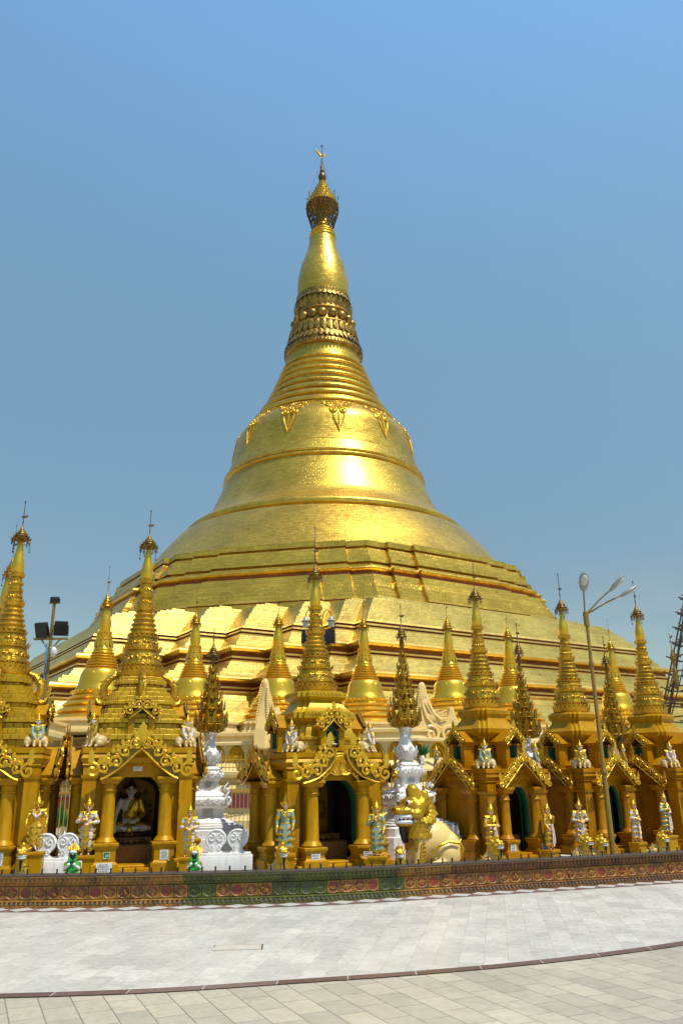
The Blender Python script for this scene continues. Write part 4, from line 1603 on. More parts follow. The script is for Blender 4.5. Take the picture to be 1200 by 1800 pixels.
    if T['naga']:
        za, zb = T['naga']
        for q in range(4):
            n_ = MB(RZ(q * math.pi / 2))
            y0 = -(T['tiers'][-1][0] + .02)
            pts = [(0, y0 + .02, zb), (0, y0 - .10, zb - .06), (0, y0 - .20, zb - .2), (0, y0 - .20, zb - .34), (0, y0 - .16, zb - .44), (0, y0 - .22, zb - .52), (0, y0 - .30, zb - .50), (0, y0 - .33, zb - .42)]
            n_.tube(pts, [.05, .06, .07, .075, .075, .06, .05, .02], 8)
            leaf(n_, (0, y0 - .31, zb - .45), (0, y0 - .37, zb - .22), .05, (1, 0, 0), lobes=1)
            for i in range(5):
                z = zb - .1 - i * .075
                n_.tube([(-.065, y0 - .16 - .01 * i, z), (0, y0 - .27, z - .03), (.065, y0 - .16 - .01 * i, z)], .012, 4)
            n_.build('naga_bracket', M['gold_spire'], t)
    spire_parts(t, 0, T['spire'], M['gold_spire'], T['hti'][0], T['hti'][1], T['hti'][2])
    return t


def scale_spire(z0, z1, k, src):
    a, b = src[0][1], src[-1][2]
    f = lambda z: z0 + (z - a) * (z1 - z0) / (b - a)
    return [(kind, f(p), f(q), r0 * k, r1 * k) for kind, p, q, r0, r1 in src]


SP = [('lip', 3.58, 3.70, .42, .36), ('lip', 3.71, 3.79, .38, .335), ('band', 3.80, 4.05, .37, .32), ('lip', 4.06, 4.13, .355, .29), ('band', 4.14, 4.31, .285, .265), ('lip', 4.31, 4.36, .29, .25),
      ('rings', 4.37, 4.83, .265, .165), ('lip', 4.84, 4.92, .195, .13), ('band', 4.93, 5.10, .135, .118), ('lip', 5.10, 5.15, .140, .108), ('band', 5.16, 5.38, .112, .098), ('lip', 5.39, 5.46, .142, .088), ('bud', 5.48, 5.98, .105, .055)]

# all heights below are above world zero; shrine empties stand at z = 0
TA = dict(L=1.06, pc=.47, cr=.115, z0=.30, zped=.78, zcb=.83, zcapb=1.70, zcapt=1.81, wb=.80, wc=.93, zkb=1.98, zkt=2.29, ow=.42, zs=1.40, za=1.87, apex=2.26, eave=.56, tip=2.66, concave=.35,
          roof_t=.05, sw=.29, paint='gold_paint', roof='blocks', dy=.80, dz0=2.42, dz1=2.80, dz2=3.02, dw=.125, naga=(3.0, 3.62), gilt=1, gilt_y=.52,
          tiers=[(.80, 2.295, 2.42), (.84, 2.425, 2.52), (.76, 2.525, 2.62), (.70, 2.625, 2.71), (.78, 2.715, 2.79), (.70, 2.795, 2.88), (.64, 2.885, 2.97), (.58, 2.975, 3.05), (.62, 3.055, 3.12), (.58, 3.125, 3.20), (.53, 3.205, 3.28), (.47, 3.285, 3.36), (.40, 3.365, 3.42), (.46, 3.425, 3.50), (.42, 3.505, 3.57)],
          spire=SP, hti=(.165, .30, .46))
TB = dict(TA)
TB.update(broken=True, zped=.66, zcb=.72, zcapb=1.60, zcapt=1.71, zkb=1.88, zkt=2.17, zs=1.30, za=1.77, apex=2.02, tip=2.42, roof='moulded', roof_m='gold_block', rd=.075, naga=None, dz0=2.26, dz1=2.55, dz2=2.80, dy=.80, gilt=2,
          wb=.76, wc=.88, L=1.10, concave=.55, eave=.60,
          tiers=[(.72, 2.175), (.72, 2.30), (.66, 2.31), (.66, 2.38), (.71, 2.40), (.71, 2.45), (.58, 2.47), (.56, 2.58), (.52, 2.66), (.50, 2.70), (.56, 2.74), (.61, 2.78), (.61, 2.88), (.54, 2.92), (.47, 2.99), (.43, 3.07), (.41, 3.10), (.44, 3.13), (.49, 3.17), (.49, 3.25), (.42, 3.28), (.38, 3.29)],
          leafy=[(.61, 2.88), (.49, 3.25)], spire=scale_spire(3.28, 5.38, .94, SP), hti=(.14, .30, .75))
TC = dict(TB)
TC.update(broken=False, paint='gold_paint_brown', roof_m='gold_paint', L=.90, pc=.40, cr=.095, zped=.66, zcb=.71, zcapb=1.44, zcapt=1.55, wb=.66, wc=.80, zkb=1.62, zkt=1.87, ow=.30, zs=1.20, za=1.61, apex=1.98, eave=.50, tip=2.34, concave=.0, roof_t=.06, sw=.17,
          dy=.74, dz0=1.95, dz1=2.30, dz2=2.52, dw=.10, gilt=None, inner='dark',
          rd=.06, tiers=[(.62, 1.875), (.62, 1.95), (.50, 1.97), (.46, 2.05), (.38, 2.12), (.37, 2.40), (.42, 2.46), (.50, 2.54), (.51, 2.62), (.44, 2.70), (.37, 2.80), (.36, 2.84), (.40, 2.90), (.41, 2.97), (.37, 3.01), (.35, 3.02)],
          leafy=[], spire=scale_spire(3.02, 5.12, .90, SP), hti=(.14, .30, .52))

s2p = AT(232, 1420, 15.35)
s2 = shrine('pagoda_shrine', 'gold shrine with block-tiled roof and a robed Buddha seated in its doorway', (s2p.x, 15.35, 0), R(19), TA, 'gold spired shrines')
s1p = AT(-18, 1420, 14.7)
s1 = dup(s2, 'gold shrine with block-tiled roof cut off by the left edge of the photo', (s1p.x, 14.7, 0), R(10))
s3p = AT(555, 1420, 15.55)
s3 = shrine('pagoda_shrine', 'gold shrine with moulded roof and peacock medallion above its dark arched doorway, in the middle', (s3p.x, 15.55, 0), R(24), TB, 'gold spired shrines')
s4p = AT(859, 1420, 16.5)
s4 = shrine('pagoda_shrine', 'shaded gold shrine turned corner-on, first to the right of the big seated lion', (s4p.x, 16.5, 0), R(35), TC, 'gold spired shrines')
s5p = AT(1021, 1420, 17.75)
s5 = dup(s4, 'shaded gold shrine with the mustard street lamp pole in front of its doorway', (s5p.x, 17.75, 0), R(35))
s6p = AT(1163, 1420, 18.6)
s6 = dup(s4, 'shaded gold shrine farthest right, partly cut by the right edge of the photo', (s6p.x, 18.6, 0), R(43))
# peacock medallion over the middle doorway
pk = MB()
yy = -(TB['L'] + .02)
for rr_ in (.17, .13):
    pk.tube([(rr_ * math.cos(a), yy, 1.98 + rr_ * math.sin(a)) for a in [2 * math.pi * i / 20 for i in range(21)]], .02, 5)
pk.lathe([(.16, 0), (.16, .03), (.12, .04)], 20, (0, 0, 0))
pk.v = pk.v[:-60] + [Vector((v.x, yy + .03 - v.z, 1.98 + v.y)) for v in pk.v[-60:]]
for k in range(7):
    a = R(30 + 20 * k)
    leaf(pk, (.0, yy - .02, 1.93), (.13 * math.cos(a), yy - .02, 1.95 + .13 * math.sin(a)), .022, (0, -1, 0))
pk.ell((0, yy - .03, 1.90), (.035, .03, .06), 8, 6)
pk.tube([(0, yy - .04, 1.93), (.01, yy - .05, 1.98), (0, yy - .055, 2.01)], [.02, .014, .014], 6)
for sx in (-1, 1):
    pk.tube([(sx * x, yy - .01, z) for x, z in ((.04, 1.80), (.12, 1.80), (.2, 1.84), (.27, 1.78), (.34, 1.72))], .022, 5)
    for x, z in ((.1, 1.83), (.18, 1.87), (.25, 1.82), (.31, 1.78)):
        pk.ell((sx * x, yy - .01, z), (.03, .02, .025), 6, 5)
pk.build('peacock_medallion', M['gold_bright'], s3)

# ------------------------------------------------------------------ small golden stupas on the plinth


def small_stupa(label, loc, scale, rz):
    t = thing('small_stupa', label, 'stupa', loc, rz, 'small golden stupas on the plinth', scale)
    b = MB()
    b.loft([redent(h, z, .16) for h, z in [(1.75, 0), (1.75, .10), (1.65, .12), (1.62, .34), (1.7, .36), (1.7, .44), (1.55, .46)]])
    b.build('plinth_base', M['cream'], t, smooth=25)
    s = MB()
    prof = [(1.5, .40)]
    for z0, z1, r0, r1 in ((.42, .68, 1.52, 1.42), (.68, .92, 1.38, 1.27), (.92, 1.14, 1.22, 1.12), (1.14, 1.32, 1.08, .98)):
        d = z1 - z0
        prof += [(r0 * .95, z0), (r0, z0 + d * .1), (r0 * 1.01, z0 + d * .35), (r1 * 1.02, z0 + d * .7), (r1 * .94, z0 + d * .8), (r1 * .92, z1)]
    prof += [(.92, 1.34), (.95, 1.38), (.95, 1.46), (.88, 1.48)]
    s.lathe(prof, 40)
    for i in range(30):
        a = 2 * math.pi * i / 30
        s.ell((.95 * math.cos(a), .95 * math.sin(a), 1.42), (.045, .045, .04), 6, 5)
    s.build('ring_steps', M['gold_polished'], t)
    b = MB()
    b.lathe([(.86, 1.48), (.85, 1.52), (.80, 1.60), (.75, 1.75), (.715, 1.95), (.69, 2.05), (.66, 2.14), (.60, 2.22), (.55, 2.25)], 40)
    for k in range(10):
        a = 2 * math.pi * k / 10
        pts = []
        for i in range(7):
            an = a + (i / 6) * 2 * math.pi / 10
            z = 2.10 - .16 * math.sin(math.pi * i / 6)
            r = .70 - .03 * math.cos(math.pi * i / 6) ** 2
            pts.append((r * math.cos(an), r * math.sin(an), z))
        b.tube(pts, .018, 5)
    b.build('bell', M['gold_polished'], t)
    c = MB()
    prof = [(.56, 2.24)]
    n = 6
    for i in range(n):
        z0, z1 = 2.26 + .62 * i / n, 2.26 + .62 * (i + 1) / n
        r0, r1 = .585 - .22 * i / n, .585 - .22 * (i + 1) / n
        d = z1 - z0
        prof += [(r0 * .93, z0), (r0 * 1.02, z0 + d * .25), (r0 * 1.02, z0 + d * .5), (r1 * .95, z0 + d * .72), (r1 * .92, z1)]
    prof += [(.33, 2.90), (.36, 2.93), (.31, 2.98), (.29, 3.12), (.27, 3.26), (.29, 3.28), (.29, 3.32), (.25, 3.34), (.24, 3.50), (.26, 3.53), (.26, 3.58), (.2, 3.61)]
    c.lathe(prof, 32)
    petals(c, 12, .31, 3.25, .34, 2.98, .075)
    petals(c, 12, .25, 3.34, .27, 3.52, .06)
    c.build('ring_spire', M['gold_polished'], t)
    d = MB()
    d.lathe([(.19, 3.6), (.205, 3.72), (.215, 3.85), (.19, 4.05), (.15, 4.25), (.12, 4.45), (.11, 4.5)], 24)
    d.build('bud', M['gold_polished'], t)
    umbrella_parts(t, 4.48, .21, .62, .9, M['gold_tree'], 10)
    return t


st_spec = [(170, 31.0, 1.07, 'smooth gold stupa behind the gap left of the Buddha shrine'),
           (336, 32.6, .98, 'smooth gold stupa behind the first white pedestal, right of the Buddha shrine'),
           (487, 33.2, .985, 'smooth gold stupa behind the left shoulder of the middle shrine'),
           (643, 34.2, .99, 'smooth gold stupa just right of the middle shrine spire'),
           (796, 34.6, .985, 'smooth gold stupa behind the cream scroll figure right of centre'),
           (905, 37.3, .99, 'smooth gold stupa half hidden by the third gold tree'),
           (1090, 41.0, .99, 'smooth gold stupa farthest right, behind the fourth gold tree')]
proto = None
for k, (px, Y, sc, lab) in enumerate(st_spec):
    p = AT(px, 1290, Y)
    if proto is None:
        proto = small_stupa(lab, (p.x, Y, 3.5), sc, R(10))
    else:
        dup(proto, lab, (p.x, Y, 3.5), R(10 + 5 * k), sc)
p = AT(-14, 1290, 27)
dup(proto, 'smooth gold stupa cut by the left edge of the photo', (p.x, 27, 3.2), R(5), 1.2)

# ------------------------------------------------------------------ white pedestals and golden trees


def sq(h, z):
    b = h * .12
    return [(-h + b, -h, z), (h - b, -h, z), (h, -h + b, z), (h, h - b, z), (h - b, h, z), (-h + b, h, z), (-h, h - b, z), (-h, -h + b, z)]


def pedestal(label, loc, rz, scale):
    t = thing('white_pedestal', label, 'pedestal', loc, rz, 'white stucco pedestals', scale)
    b = MB()
    st = [(.80, 0), (.80, .46), (.74, .47), (.74, .62), (.70, .66), (.56, .72), (.50, .76), (.40, .80), (.36, .83), (.33, .86), (.31, .95), (.33, 1.02), (.42, 1.06), (.44, 1.09), (.44, 1.20), (.40, 1.24), (.40, 1.27), (.36, 1.29)]
    b.loft([sq(h, z) for h, z in st])
    for z in (.66, .70, .74):
        b.loft([sq(.72 - (z - .66) * 2.2, z), sq(.72 - (z - .66) * 2.2, z + .02)])
    m = MB()
    st = [(.34, 1.285), (.30, 1.31), (.215, 1.36), (.20, 1.46), (.205, 1.55), (.25, 1.60), (.275, 1.63), (.275, 1.70), (.23, 1.74), (.20, 1.76), (.22, 1.79), (.19, 1.82), (.17, 1.84)]
    m.loft([sq(h, z) for h, z in st])
    o = MB()
    for q in range(4):
        mm = MB(RZ(q * math.pi / 2))
        for h, z, n in ((.445, 1.145, 6), (.28, 1.665, 4)):
            for i in range(n):
                x = -h * .85 + (i + .5) * 2 * h * .85 / n
                mm.tube(spiral((x, z), .05, 1.3, 0, 1 if i % 2 else -1, 10, -h - .01), .014, 5)
                leaf(mm, (x, -h - .01, z - .02), (x + .03, -h - .03, z + .06), .025, (0, -1, 0))
            leaf(mm, (0, -h - .005, z - .05), (0, -h - .04, z + .09), .06, (0, -1, 0), lobes=1)
        # corner acroteria
        for h, z, s in ((.44, 1.20, .16), (.40, 1.36, .17), (.25, 1.73, .12)):
            d = Vector((1, -1, 0)).normalized()
            c0 = Vector((h * .86, -h * .86, z))
            leaf(mm, c0, c0 + d * s * .55 + Vector((0, 0, s)), s * .36, (1, -1, .3), curl=.02, lobes=1)
            leaf(mm, c0 + Vector((-s * .5, 0, 0)), c0 + Vector((-s * .35, -s * .35, s * .6)), s * .26, (0, -1, .3), lobes=1)
            leaf(mm, c0 + Vector((0, s * .5, 0)), c0 + Vector((s * .35, s * .35, s * .6)), s * .26, (1, 0, .3), lobes=1)
            mm.ell(c0 + d * s * .25 + Vector((0, 0, .02)), (s * .26,) * 3, 8, 6)
        o.add(mm.v, mm.f, mm.mi)
    b.add(o.v, o.f, o.mi)
    b.add(m.v, m.f, m.mi)
    b.build('stepped_base', M['white'], t, smooth=35)
    v = MB()
    v.lathe([(.15, 1.82), (.16, 1.85), (.14, 1.88), (.17, 1.91), (.205, 1.97), (.215, 2.05), (.19, 2.13), (.15, 2.18), (.125, 2.24), (.105, 2.34), (.10, 2.40), (.115, 2.47), (.13, 2.50), (.13, 2.52), (.08, 2.53)], 24)
    w = v
    petals(w, 8, .20, 1.95, .235, 2.17, .075, curl=.02, lobes=1)
    petals(w, 8, .185, 1.9, .24, 2.08, .07, rot=math.pi / 8, curl=.02, lobes=1)
    petals(w, 8, .12, 2.45, .15, 2.55, .035)
    w.build('vase', M['white'], t, smooth=35)
    gm = mat('grey_stone_tablet', (.36, .35, .33), 0, .6, .3, 30.0)
    for c_, d_ in (((0, -.335, .95), (.20, .02, .14)), ((0, -.215, 1.46), (.13, .02, .12))):
        tb = MB(); tb.box(c_, d_); tb.build('grey_tablet', gm, t)
    return t


def gold_tree(label, loc, rz, scale, tiers, umb):
    t = thing('golden_tree', label, 'ornamental tree', loc, rz, 'golden leaf trees on the pedestals', scale)
    z = 0.0
    stem = MB()
    stem.tube([(0, 0, -.04), (0, 0, umb[0])], [.05, .012], 8)
    stem.build('stem', M['gold_dark'], t)
    for k, (r, h) in enumerate(tiers):
        m = MB()
        n = max(6, int(11 * r / .34) + 4)
        # a wire cup whose rim carries upright lobed leaves
        for i in range(n):
            a = 2 * math.pi * i / n + k * .3
            u = Vector((math.cos(a), math.sin(a), 0))
            pts = [u * r * q + Vector((0, 0, z + h * zz)) for q, zz in ((.10, .06), (.5, .0), (.82, .10), (.97, .32), (1.0, .58))]
            m.tube(pts, max(.005, r * .026), 4)
            leaf(m, u * r * .97 + Vector((0, 0, z + h * .28)), u * r * .90 + Vector((0, 0, z + h * .94)), r * .165 + .009, u, curl=r * .12, lobes=1)
            leaf(m, u * r * .55 + Vector((0, 0, z + h * .02)), u * r * .95 + Vector((0, 0, z + h * .40)), r * .11 + .005, u + Vector((0, 0, -.8)), lobes=1)
            a2 = a + math.pi / n
            u2 = Vector((math.cos(a2), math.sin(a2), 0))
            leaf(m, u2 * r * .72 + Vector((0, 0, z + h * .12)), u2 * r * .80 + Vector((0, 0, z + h * .70)), r * .15 + .008, u2, curl=r * .05, lobes=1)
        for q, zz in ((.97, .34), (.6, .03)):
            m.tube([(q * r * math.cos(2 * math.pi * i / 18), q * r * math.sin(2 * math.pi * i / 18), z + h * zz) for i in range(19)], max(.004, r * .022), 4)
        m.build('leaf_tier', M['gold_tree'], t)
        z += h * .80
    b = MB()
    b.lathe([(.02, z), (.035, z + .06), (.055, z + .12), (.045, z + .18), (.02, z + .24), (.03, z + .27), (.012, z + .31)], 10)
    b.build('bud', M['gold_dark'], t)
    umbrella_parts(t, umb[0], umb[1], umb[2], umb[3], M['gold_dark'], 8)
    return t


TR1 = [(.33, .44), (.275, .29), (.22, .25), (.165, .23), (.13, .22), (.095, .18)]
TR2 = [(.33, .42), (.275, .27), (.215, .24), (.165, .22), (.14, .20), (.12, .20), (.085, .18), (.06, .14)]
pe_spec = [(370, 16.4, 1.0, 10, 'white stucco pedestal with gold tree, right of the Buddha shrine', 'gold tree of seven wide leaf tiers, between the Buddha shrine and the middle shrine'),
           (711, 16.3, 1.0, 22, 'white stucco pedestal behind the big seated lion', 'tall slender gold tree above the big seated lion'),
           (923, 19.6, .98, 35, 'white pedestal hidden behind the corner-on shrine, only its vase showing', 'gold tree in front of a smooth stupa, third from the left'),
           (1080, 21.2, .98, 40, 'white pedestal behind the street lamp pole, vase only showing', 'gold tree farthest right, beside the street lamp pole')]
pz = [1288, 1279, 1298, 1303]
ptree = [None, None]
ped0 = None
for k, (px, Y, sc, rz, l1, l2) in enumerate(pe_spec):
    pt = AT(px, pz[k], Y)
    s = (pt.z - .30) / 2.53
    if ped0 is None:
        ped0 = pedestal(l1, (pt.x, Y, .30), R(rz), s)
    else:
        dup(ped0, l1, (pt.x, Y, .30), R(rz), s)
    wt = 1.0 if k < 2 else 1.05
    if k == 0:
        ptree[0] = gold_tree(l2, (pt.x, Y, pt.z), R(rz), 1.0, TR1, (1.50, .12, .30, .22))
    elif k == 1:
        ptree[1] = gold_tree(l2, (pt.x, Y, pt.z), R(rz), 1.0, TR2, (1.76, .10, .34, .30))
    else:
        dup(ptree[1], l2, (pt.x, Y, pt.z), R(rz), 1.12 if k == 2 else 1.1)

# ------------------------------------------------------------------ figures


def hand(mb, w, d, palm_n, s=1.0, curl=.5):
    """palm and five fingers; w wrist, d pointing direction, palm_n the way the palm faces"""
    w, d, n = Vector(w), Vector(d).normalized(), Vector(palm_n).normalized()
    side = d.cross(n).normalized()
    n = side.cross(d).normalized()
    L_ = .030 * s
    mb.caps(w + d * .006 * s, w + d * L_, .013 * s, .016 * s, 8)
    mb.caps(w + d * .012 * s + side * .010 * s, w + d * L_ * 1.1 + side * .013 * s, .009 * s, .009 * s, 6)
    mb.caps(w + d * .012 * s - side * .010 * s, w + d * L_ * 1.1 - side * .013 * s, .009 * s, .009 * s, 6)
    for i, (o, ln) in enumerate(((-.017, .026), (-.006, .032), (.005, .034), (.016, .029))):
        b = w + d * L_ * 1.15 + side * o * s
        k = b + (d * (1 - curl * .4) + n * curl * .5).normalized() * ln * .55 * s
        e = k + (d * (1 - curl * 1.2) + n * curl).normalized() * ln * .5 * s
        mb.caps(b, k, .0056 * s, .0052 * s, 6)
        mb.caps(k, e, .0052 * s, .0042 * s, 6)
    b = w + d * .012 * s + side * .016 * s
    k = b + (d * .6 + side * .8).normalized() * .018 * s
    mb.caps(b, k, .0068 * s, .0058 * s, 6)
    mb.caps(k, k + (d * .9 + n * .4).normalized() * .016 * s, .0056 * s, .0045 * s, 6)


def head_blob(mb, c, s=1.0, turn=0.0, tilt=0.0):
    """head with brow, nose, cheeks, chin and ears; c its centre"""
    m = Matrix.Rotation(turn, 3, 'Z') @ Matrix.Rotation(tilt, 3, 'X')
    c = Vector(c)
    q = lambda x, y, z: c + m @ Vector((x * s, y * s, z * s))
    mb.ell(q(0, .006, .012), (.047 * s, .055 * s, .056 * s), 14, 10, m)
    mb.ell(q(0, -.012, -.028), (.036 * s, .038 * s, .036 * s), 12, 8, m)
    mb.ell(q(0, -.034, -.055), (.015 * s, .013 * s, .011 * s), 8, 6, m)
    mb.ell(q(0, -.055, -.010), (.008 * s, .013 * s, .017 * s), 8, 6, m)
    for sx in (-1, 1):
        mb.ell(q(sx * .048, .004, -.006), (.007 * s, .014 * s, .024 * s), 8, 6, m)
    return q, m


def face_paint(parent, q, m, s=1.0, vox=0):
    e = MB()
    for sx in (-1, 1):
        e.ell(q(sx * .019, -.0475, .004), (.0095 * s, .004 * s, .0045 * s), 8, 6, m)
        e.tube([q(sx * .008, -.049, .015), q(sx * .019, -.0505, .019), q(sx * .031, -.044, .015)], .0026 * s, 5)
    e.build('eyes', M['hair'], parent)
    l = MB()
    l.ell(q(0, -.0485, -.034), (.013 * s, .005 * s, .004 * s), 8, 6, m)
    l.build('lips', M['lips'], parent)


def crown(parent, q, m, s=1.0, tall=1.0):
    c = MB()
    base = q(0, .004, .030)
    prof = [(.055, -.012), (.059, 0), (.055, .012), (.049, .02), (.052, .032), (.046, .042), (.036, .052), (.04, .062), (.034, .072), (.025, .084), (.028, .094), (.022, .104), (.014, .12), (.016, .128), (.009, .142), (.007, .165), (.002, .20)]
    mm = Matrix.Translation(base) @ m.to_4x4()
    t = MB(mm)
    t.lathe([(r * s, z * s * tall) for r, z in prof], 18)
    petals(t, 12, .054 * s, .0, .060 * s, .035 * s, .012 * s)
    for sx in (-1, 1):
        leaf(t, (sx * .052 * s, 0, -.03 * s), (sx * .080 * s, -.004 * s, .035 * s), .014 * s, (0, -1, 0))
        t.tube([(sx * .052 * s, .0, -.02 * s), (sx * .056 * s, -.006 * s, -.055 * s)], .006 * s, 5)
    t.build('crown', M['robe_gold'] if False else M['gold_bright'], parent)


POSES = {
    'chest': (((-.165, -.015, .515), (-.045, -.10, .545)), ((.165, -.015, .505), (.035, -.105, .485))),
    'waist': (((-.155, -.005, .505), (-.035, -.10, .475)), ((.155, -.005, .505), (.035, -.10, .475))),
    'down': (((-.135, .0, .49), (-.140, -.03, .365)), ((.135, .0, .50), (.125, -.05, .40))),
    'open': (((-.165, .0, .535), (-.155, -.06, .43)), ((.165, .0, .535), (.165, -.06, .42))),
    'fold': (((-.150, -.01, .50), (.03, -.105, .50)), ((.150, -.01, .50), (-.01, -.115, .46))),
    'raise': (((-.135, .0, .49), (-.12, -.07, .40)), ((.150, -.03, .50), (.045, -.105, .60))),
}


def guardian(label, px, ytop, yfoot, Y, face, robe, style, pose, sash=None, turn=0.0, flip=False, skin='skin', plinth=('gold_paint', .34)):
    pf = AT(px, yfoot, Y)
    pt = AT(px, ytop, Y)
    H = (pt.z - pf.z) / .985
    t = thing('guardian_statue', label, 'statue', (pf.x, Y, pf.z), face, 'painted guardian statues beside the doorways', H)
    arms = POSES[pose]
    if flip:
        arms = tuple(tuple((-x, y, z) for x, y, z in a) for a in arms[::-1])
    b = MB()
    q, m = head_blob(b, (0, -.008, .735), 1.0, turn, R(6))
    b.caps((0, .005, .625), (0, .0, .69), .030, .026)
    b.ell((0, 0, .590), (.090, .055, .070), 14, 10)
    b.ell((0, 0, .51), (.068, .048, .07), 14, 10)
    b.ell((0, .005, .43), (.082, .060, .06), 14, 10)
    for sx in (-1, 1):
        b.caps((sx * .042, 0, .41), (sx * .046, -.012, .225), .044, .032)
        b.caps((sx * .046, -.012, .225), (sx * .050, .008, .045), .032, .019)
        b.caps((sx * .050, .012, .022), (sx * .058, -.050, .014), .019, .015)
        for i in range(5):
            tx = sx * (.046 + .007 * i)
            b.caps((tx, -.052, .012), (tx + sx * .003, -.070 + .003 * i, .009), .0058, .005, 6)
    for sx, (el_, wr) in zip((-1, 1), arms):
        sh = Vector((sx * .100, 0, .625))
        b.caps(sh, el_, .032, .025)
        b.caps(el_, wr, .025, .017)
        d = (Vector(wr) - Vector(el_)).normalized()
        pn = Vector((0, 1, 0)) if abs(d.z) < .6 else Vector((-sx, 0, 0))
        if abs(d.z) < .6:
            pn = Vector((0, .6, -.8))
        hand(b, wr, d, pn, 1.15, .55)
    body = b.blob('body', M[skin], t, .0085, 2)
    face_paint(body, q, m)
    crown(t, q, m, 1.0)
    rm = M[robe]
    # jacket and sleeves
    j = MB()
    if style != 'bare':
        j.ell((0, 0, .590), (.099, .063, .072), 16, 10)
        j.ell((0, 0, .51), (.075, .056, .075), 16, 10)
        j.ell((0, .002, .45), (.086, .064, .045), 16, 10)
        for sx, (el_, wr) in zip((-1, 1), arms):
            sh = Vector((sx * .103, 0, .625))
            j.caps(sh, el_, .040, .033)
            j.caps(el_, Vector(el_).lerp(Vector(wr), .82), .033, .025)
        j.blob('jacket', rm, t, .009, 2)
    g_ = MB()
    # winged collar, arm bands, cuffs, belt
    for sx in (-1, 1):
        leaf(g_, (sx * .035, -.035, .655), (sx * .150, -.005, .665), .030, (sx * .3, -.6, .7), curl=.0)
        leaf(g_, (sx * .045, .02, .655), (sx * .158, .010, .680), .030, (sx * .3, .5, .8))
        g_.tube([(sx * .065, -.030, .665), (sx * .045, -.060, .62), (0, -.072, .560)], [.014, .017, .014], 6, flat=.6)
        g_.tube([(sx * .045, -.040, .675), (sx * .028, -.058, .64), (0, -.066, .60)], [.010, .012, .010], 6, flat=.6)
    for sx, (el_, wr) in zip((-1, 1), arms):
        sh, el_, wr = Vector((sx * .103, 0, .625)), Vector(el_), Vector(wr)
        for a, c, s, rad in ((sh, el_, .55, .041), (sh, el_, .70, .040), (el_, wr, .72, .031), (el_, wr, .88, .028)):
            p = a.lerp(c, s)
            d = (c - a).normalized() * .008
            g_.caps(p - d, p + d, rad * .98, rad * .94, 10)
    g_.lathe([(.080, -.014), (.088, -.008), (.088, .008), (.080, .014)], 20, (0, .002, .455), 1, .78)
    g_.tube([(0, -.070, .565), (0, -.066, .50), (0, -.070, .45)], .010, 5)
    g_.lathe([(.036, -.010), (.042, 0), (.034, .010)], 14, (0, .004, .665))
    if style in ('long', 'sash'):
        # long coat in four flaring tiers, gilt hems, pointed front panels
        sk = MB()
        tiers = [(.455, .375, .085, .112), (.385, .285, .098, .124), (.295, .195, .104, .128), (.205, .085, .106, .118)]
        for za, zb, ra, rb in tiers:
            sk.lathe([(rb * .90, zb + .004), (rb, zb), ((ra + rb) / 2, (za + zb) / 2), (ra, za)], 24, (0, .004, 0), 1, .74)
            g_.lathe([(rb * .97, zb - .012), (rb * 1.06, zb - .006), (rb * 1.05, zb + .010), (rb * .99, zb + .014)], 24, (0, .004, 0), 1, .74)
            for sx in (-1, 1):
                g_.tube([(sx * rb * .75, -rb * .52, zb + .03), (sx * rb * .40, -rb * .78, zb + .01), (0, -rb * .84, zb - .028)], .012, 5)
                leaf(g_, (sx * rb * .9, -.01, zb), (sx * rb * 1.28, -.006, zb + .035), .018, (0, -1, 0))
            p = MB()
        sk.build('coat_skirt', rm, t)
        fp = MB()
        for za, zb, ra, rb in tiers:
            yv = -(ra + rb) * .5 * .74 - .012
            fp.prism([(-.030, za), (.030, za), (.034, zb + .02), (0, zb - .016), (-.034, zb + .02)], yv - .012, yv)
        fp.build('front_panels', rm if style == 'long' else M['robe_white'], t)
    else:
        # short layered sash over leggings
        sk = MB()
        for za, zb, ra, rb in ((.455, .385, .082, .118), (.385, .30, .090, .112)):
            sk.lathe([(rb * .9, zb + .006), (rb, zb), ((ra + rb) / 2 * 1.05, (za + zb) / 2), (ra, za)], 24, (0, .004, 0), 1, .72)
        sk.build('hip_cloth', rm if style == 'short' else M['robe_gold'], t)
        lg = MB()
        for sx in (-1, 1):
            lg.lathe([(.040, .24), (.052, .25), (.056, .30), (.050, .34)], 14, (sx * .045, -.006, 0))
            lg.lathe([(.034, .10), (.040, .11), (.044, .16), (.040, .235)], 14, (sx * .048, -.004, 0))
        lg.build('leggings', rm if style == 'short' else M['robe_gold'], t)
        for zb, w, dy in ((.375, .045, .105), (.285, .058, .10), (.185, .060, .085), (.10, .04, .07)):
            g_.prism([(-w * .7, zb + .09), (w * .7, zb + .09), (w, zb + .035), (0, zb - .018), (-w, zb + .035)], -dy, -dy + .022)
            for sx in (-1, 1):
                leaf(g_, (sx * .06, -.03, zb - .04), (sx * .145, -.02, zb + .035), .030, (0, -1, .1), lobes=1)
        for sx in (-1, 1):
            g_.lathe([(.036, .105), (.046, .112), (.046, .124), (.038, .13)], 14, (sx * .048, -.002, 0))
    g_.build('gilt_trim', M['gold_bright'], t)
    if sash:
        s_ = MB()
        if sash == 'scarf':
            s_.tube([(-.060, -.035, .665), (-.055, -.066, .60), (0, -.078, .545), (.055, -.066, .60), (.060, -.035, .665)], [.014, .018, .02, .018, .014], 7, flat=.6)
        else:
            for sx in (-.012, .014):
                s_.tube([(sx, -.098, .47), (sx * 2, -.112, .35), (sx * 2.6, -.115, .20), (sx * 3, -.105, .115)], [.014, .018, .022, .026], 7, flat=.5)
            s_.caps((-.075, -.06, .462), (.075, -.06, .462), .018, .018, 8)
        s_.build('white_sash', M['robe_white'], t)
    # block under the feet
    zb = (pf.z - TZ) / H
    p = MB()
    w = plinth[1]
    p.box((0, -.01, -.03), (w, .26, .06), bev=.01)
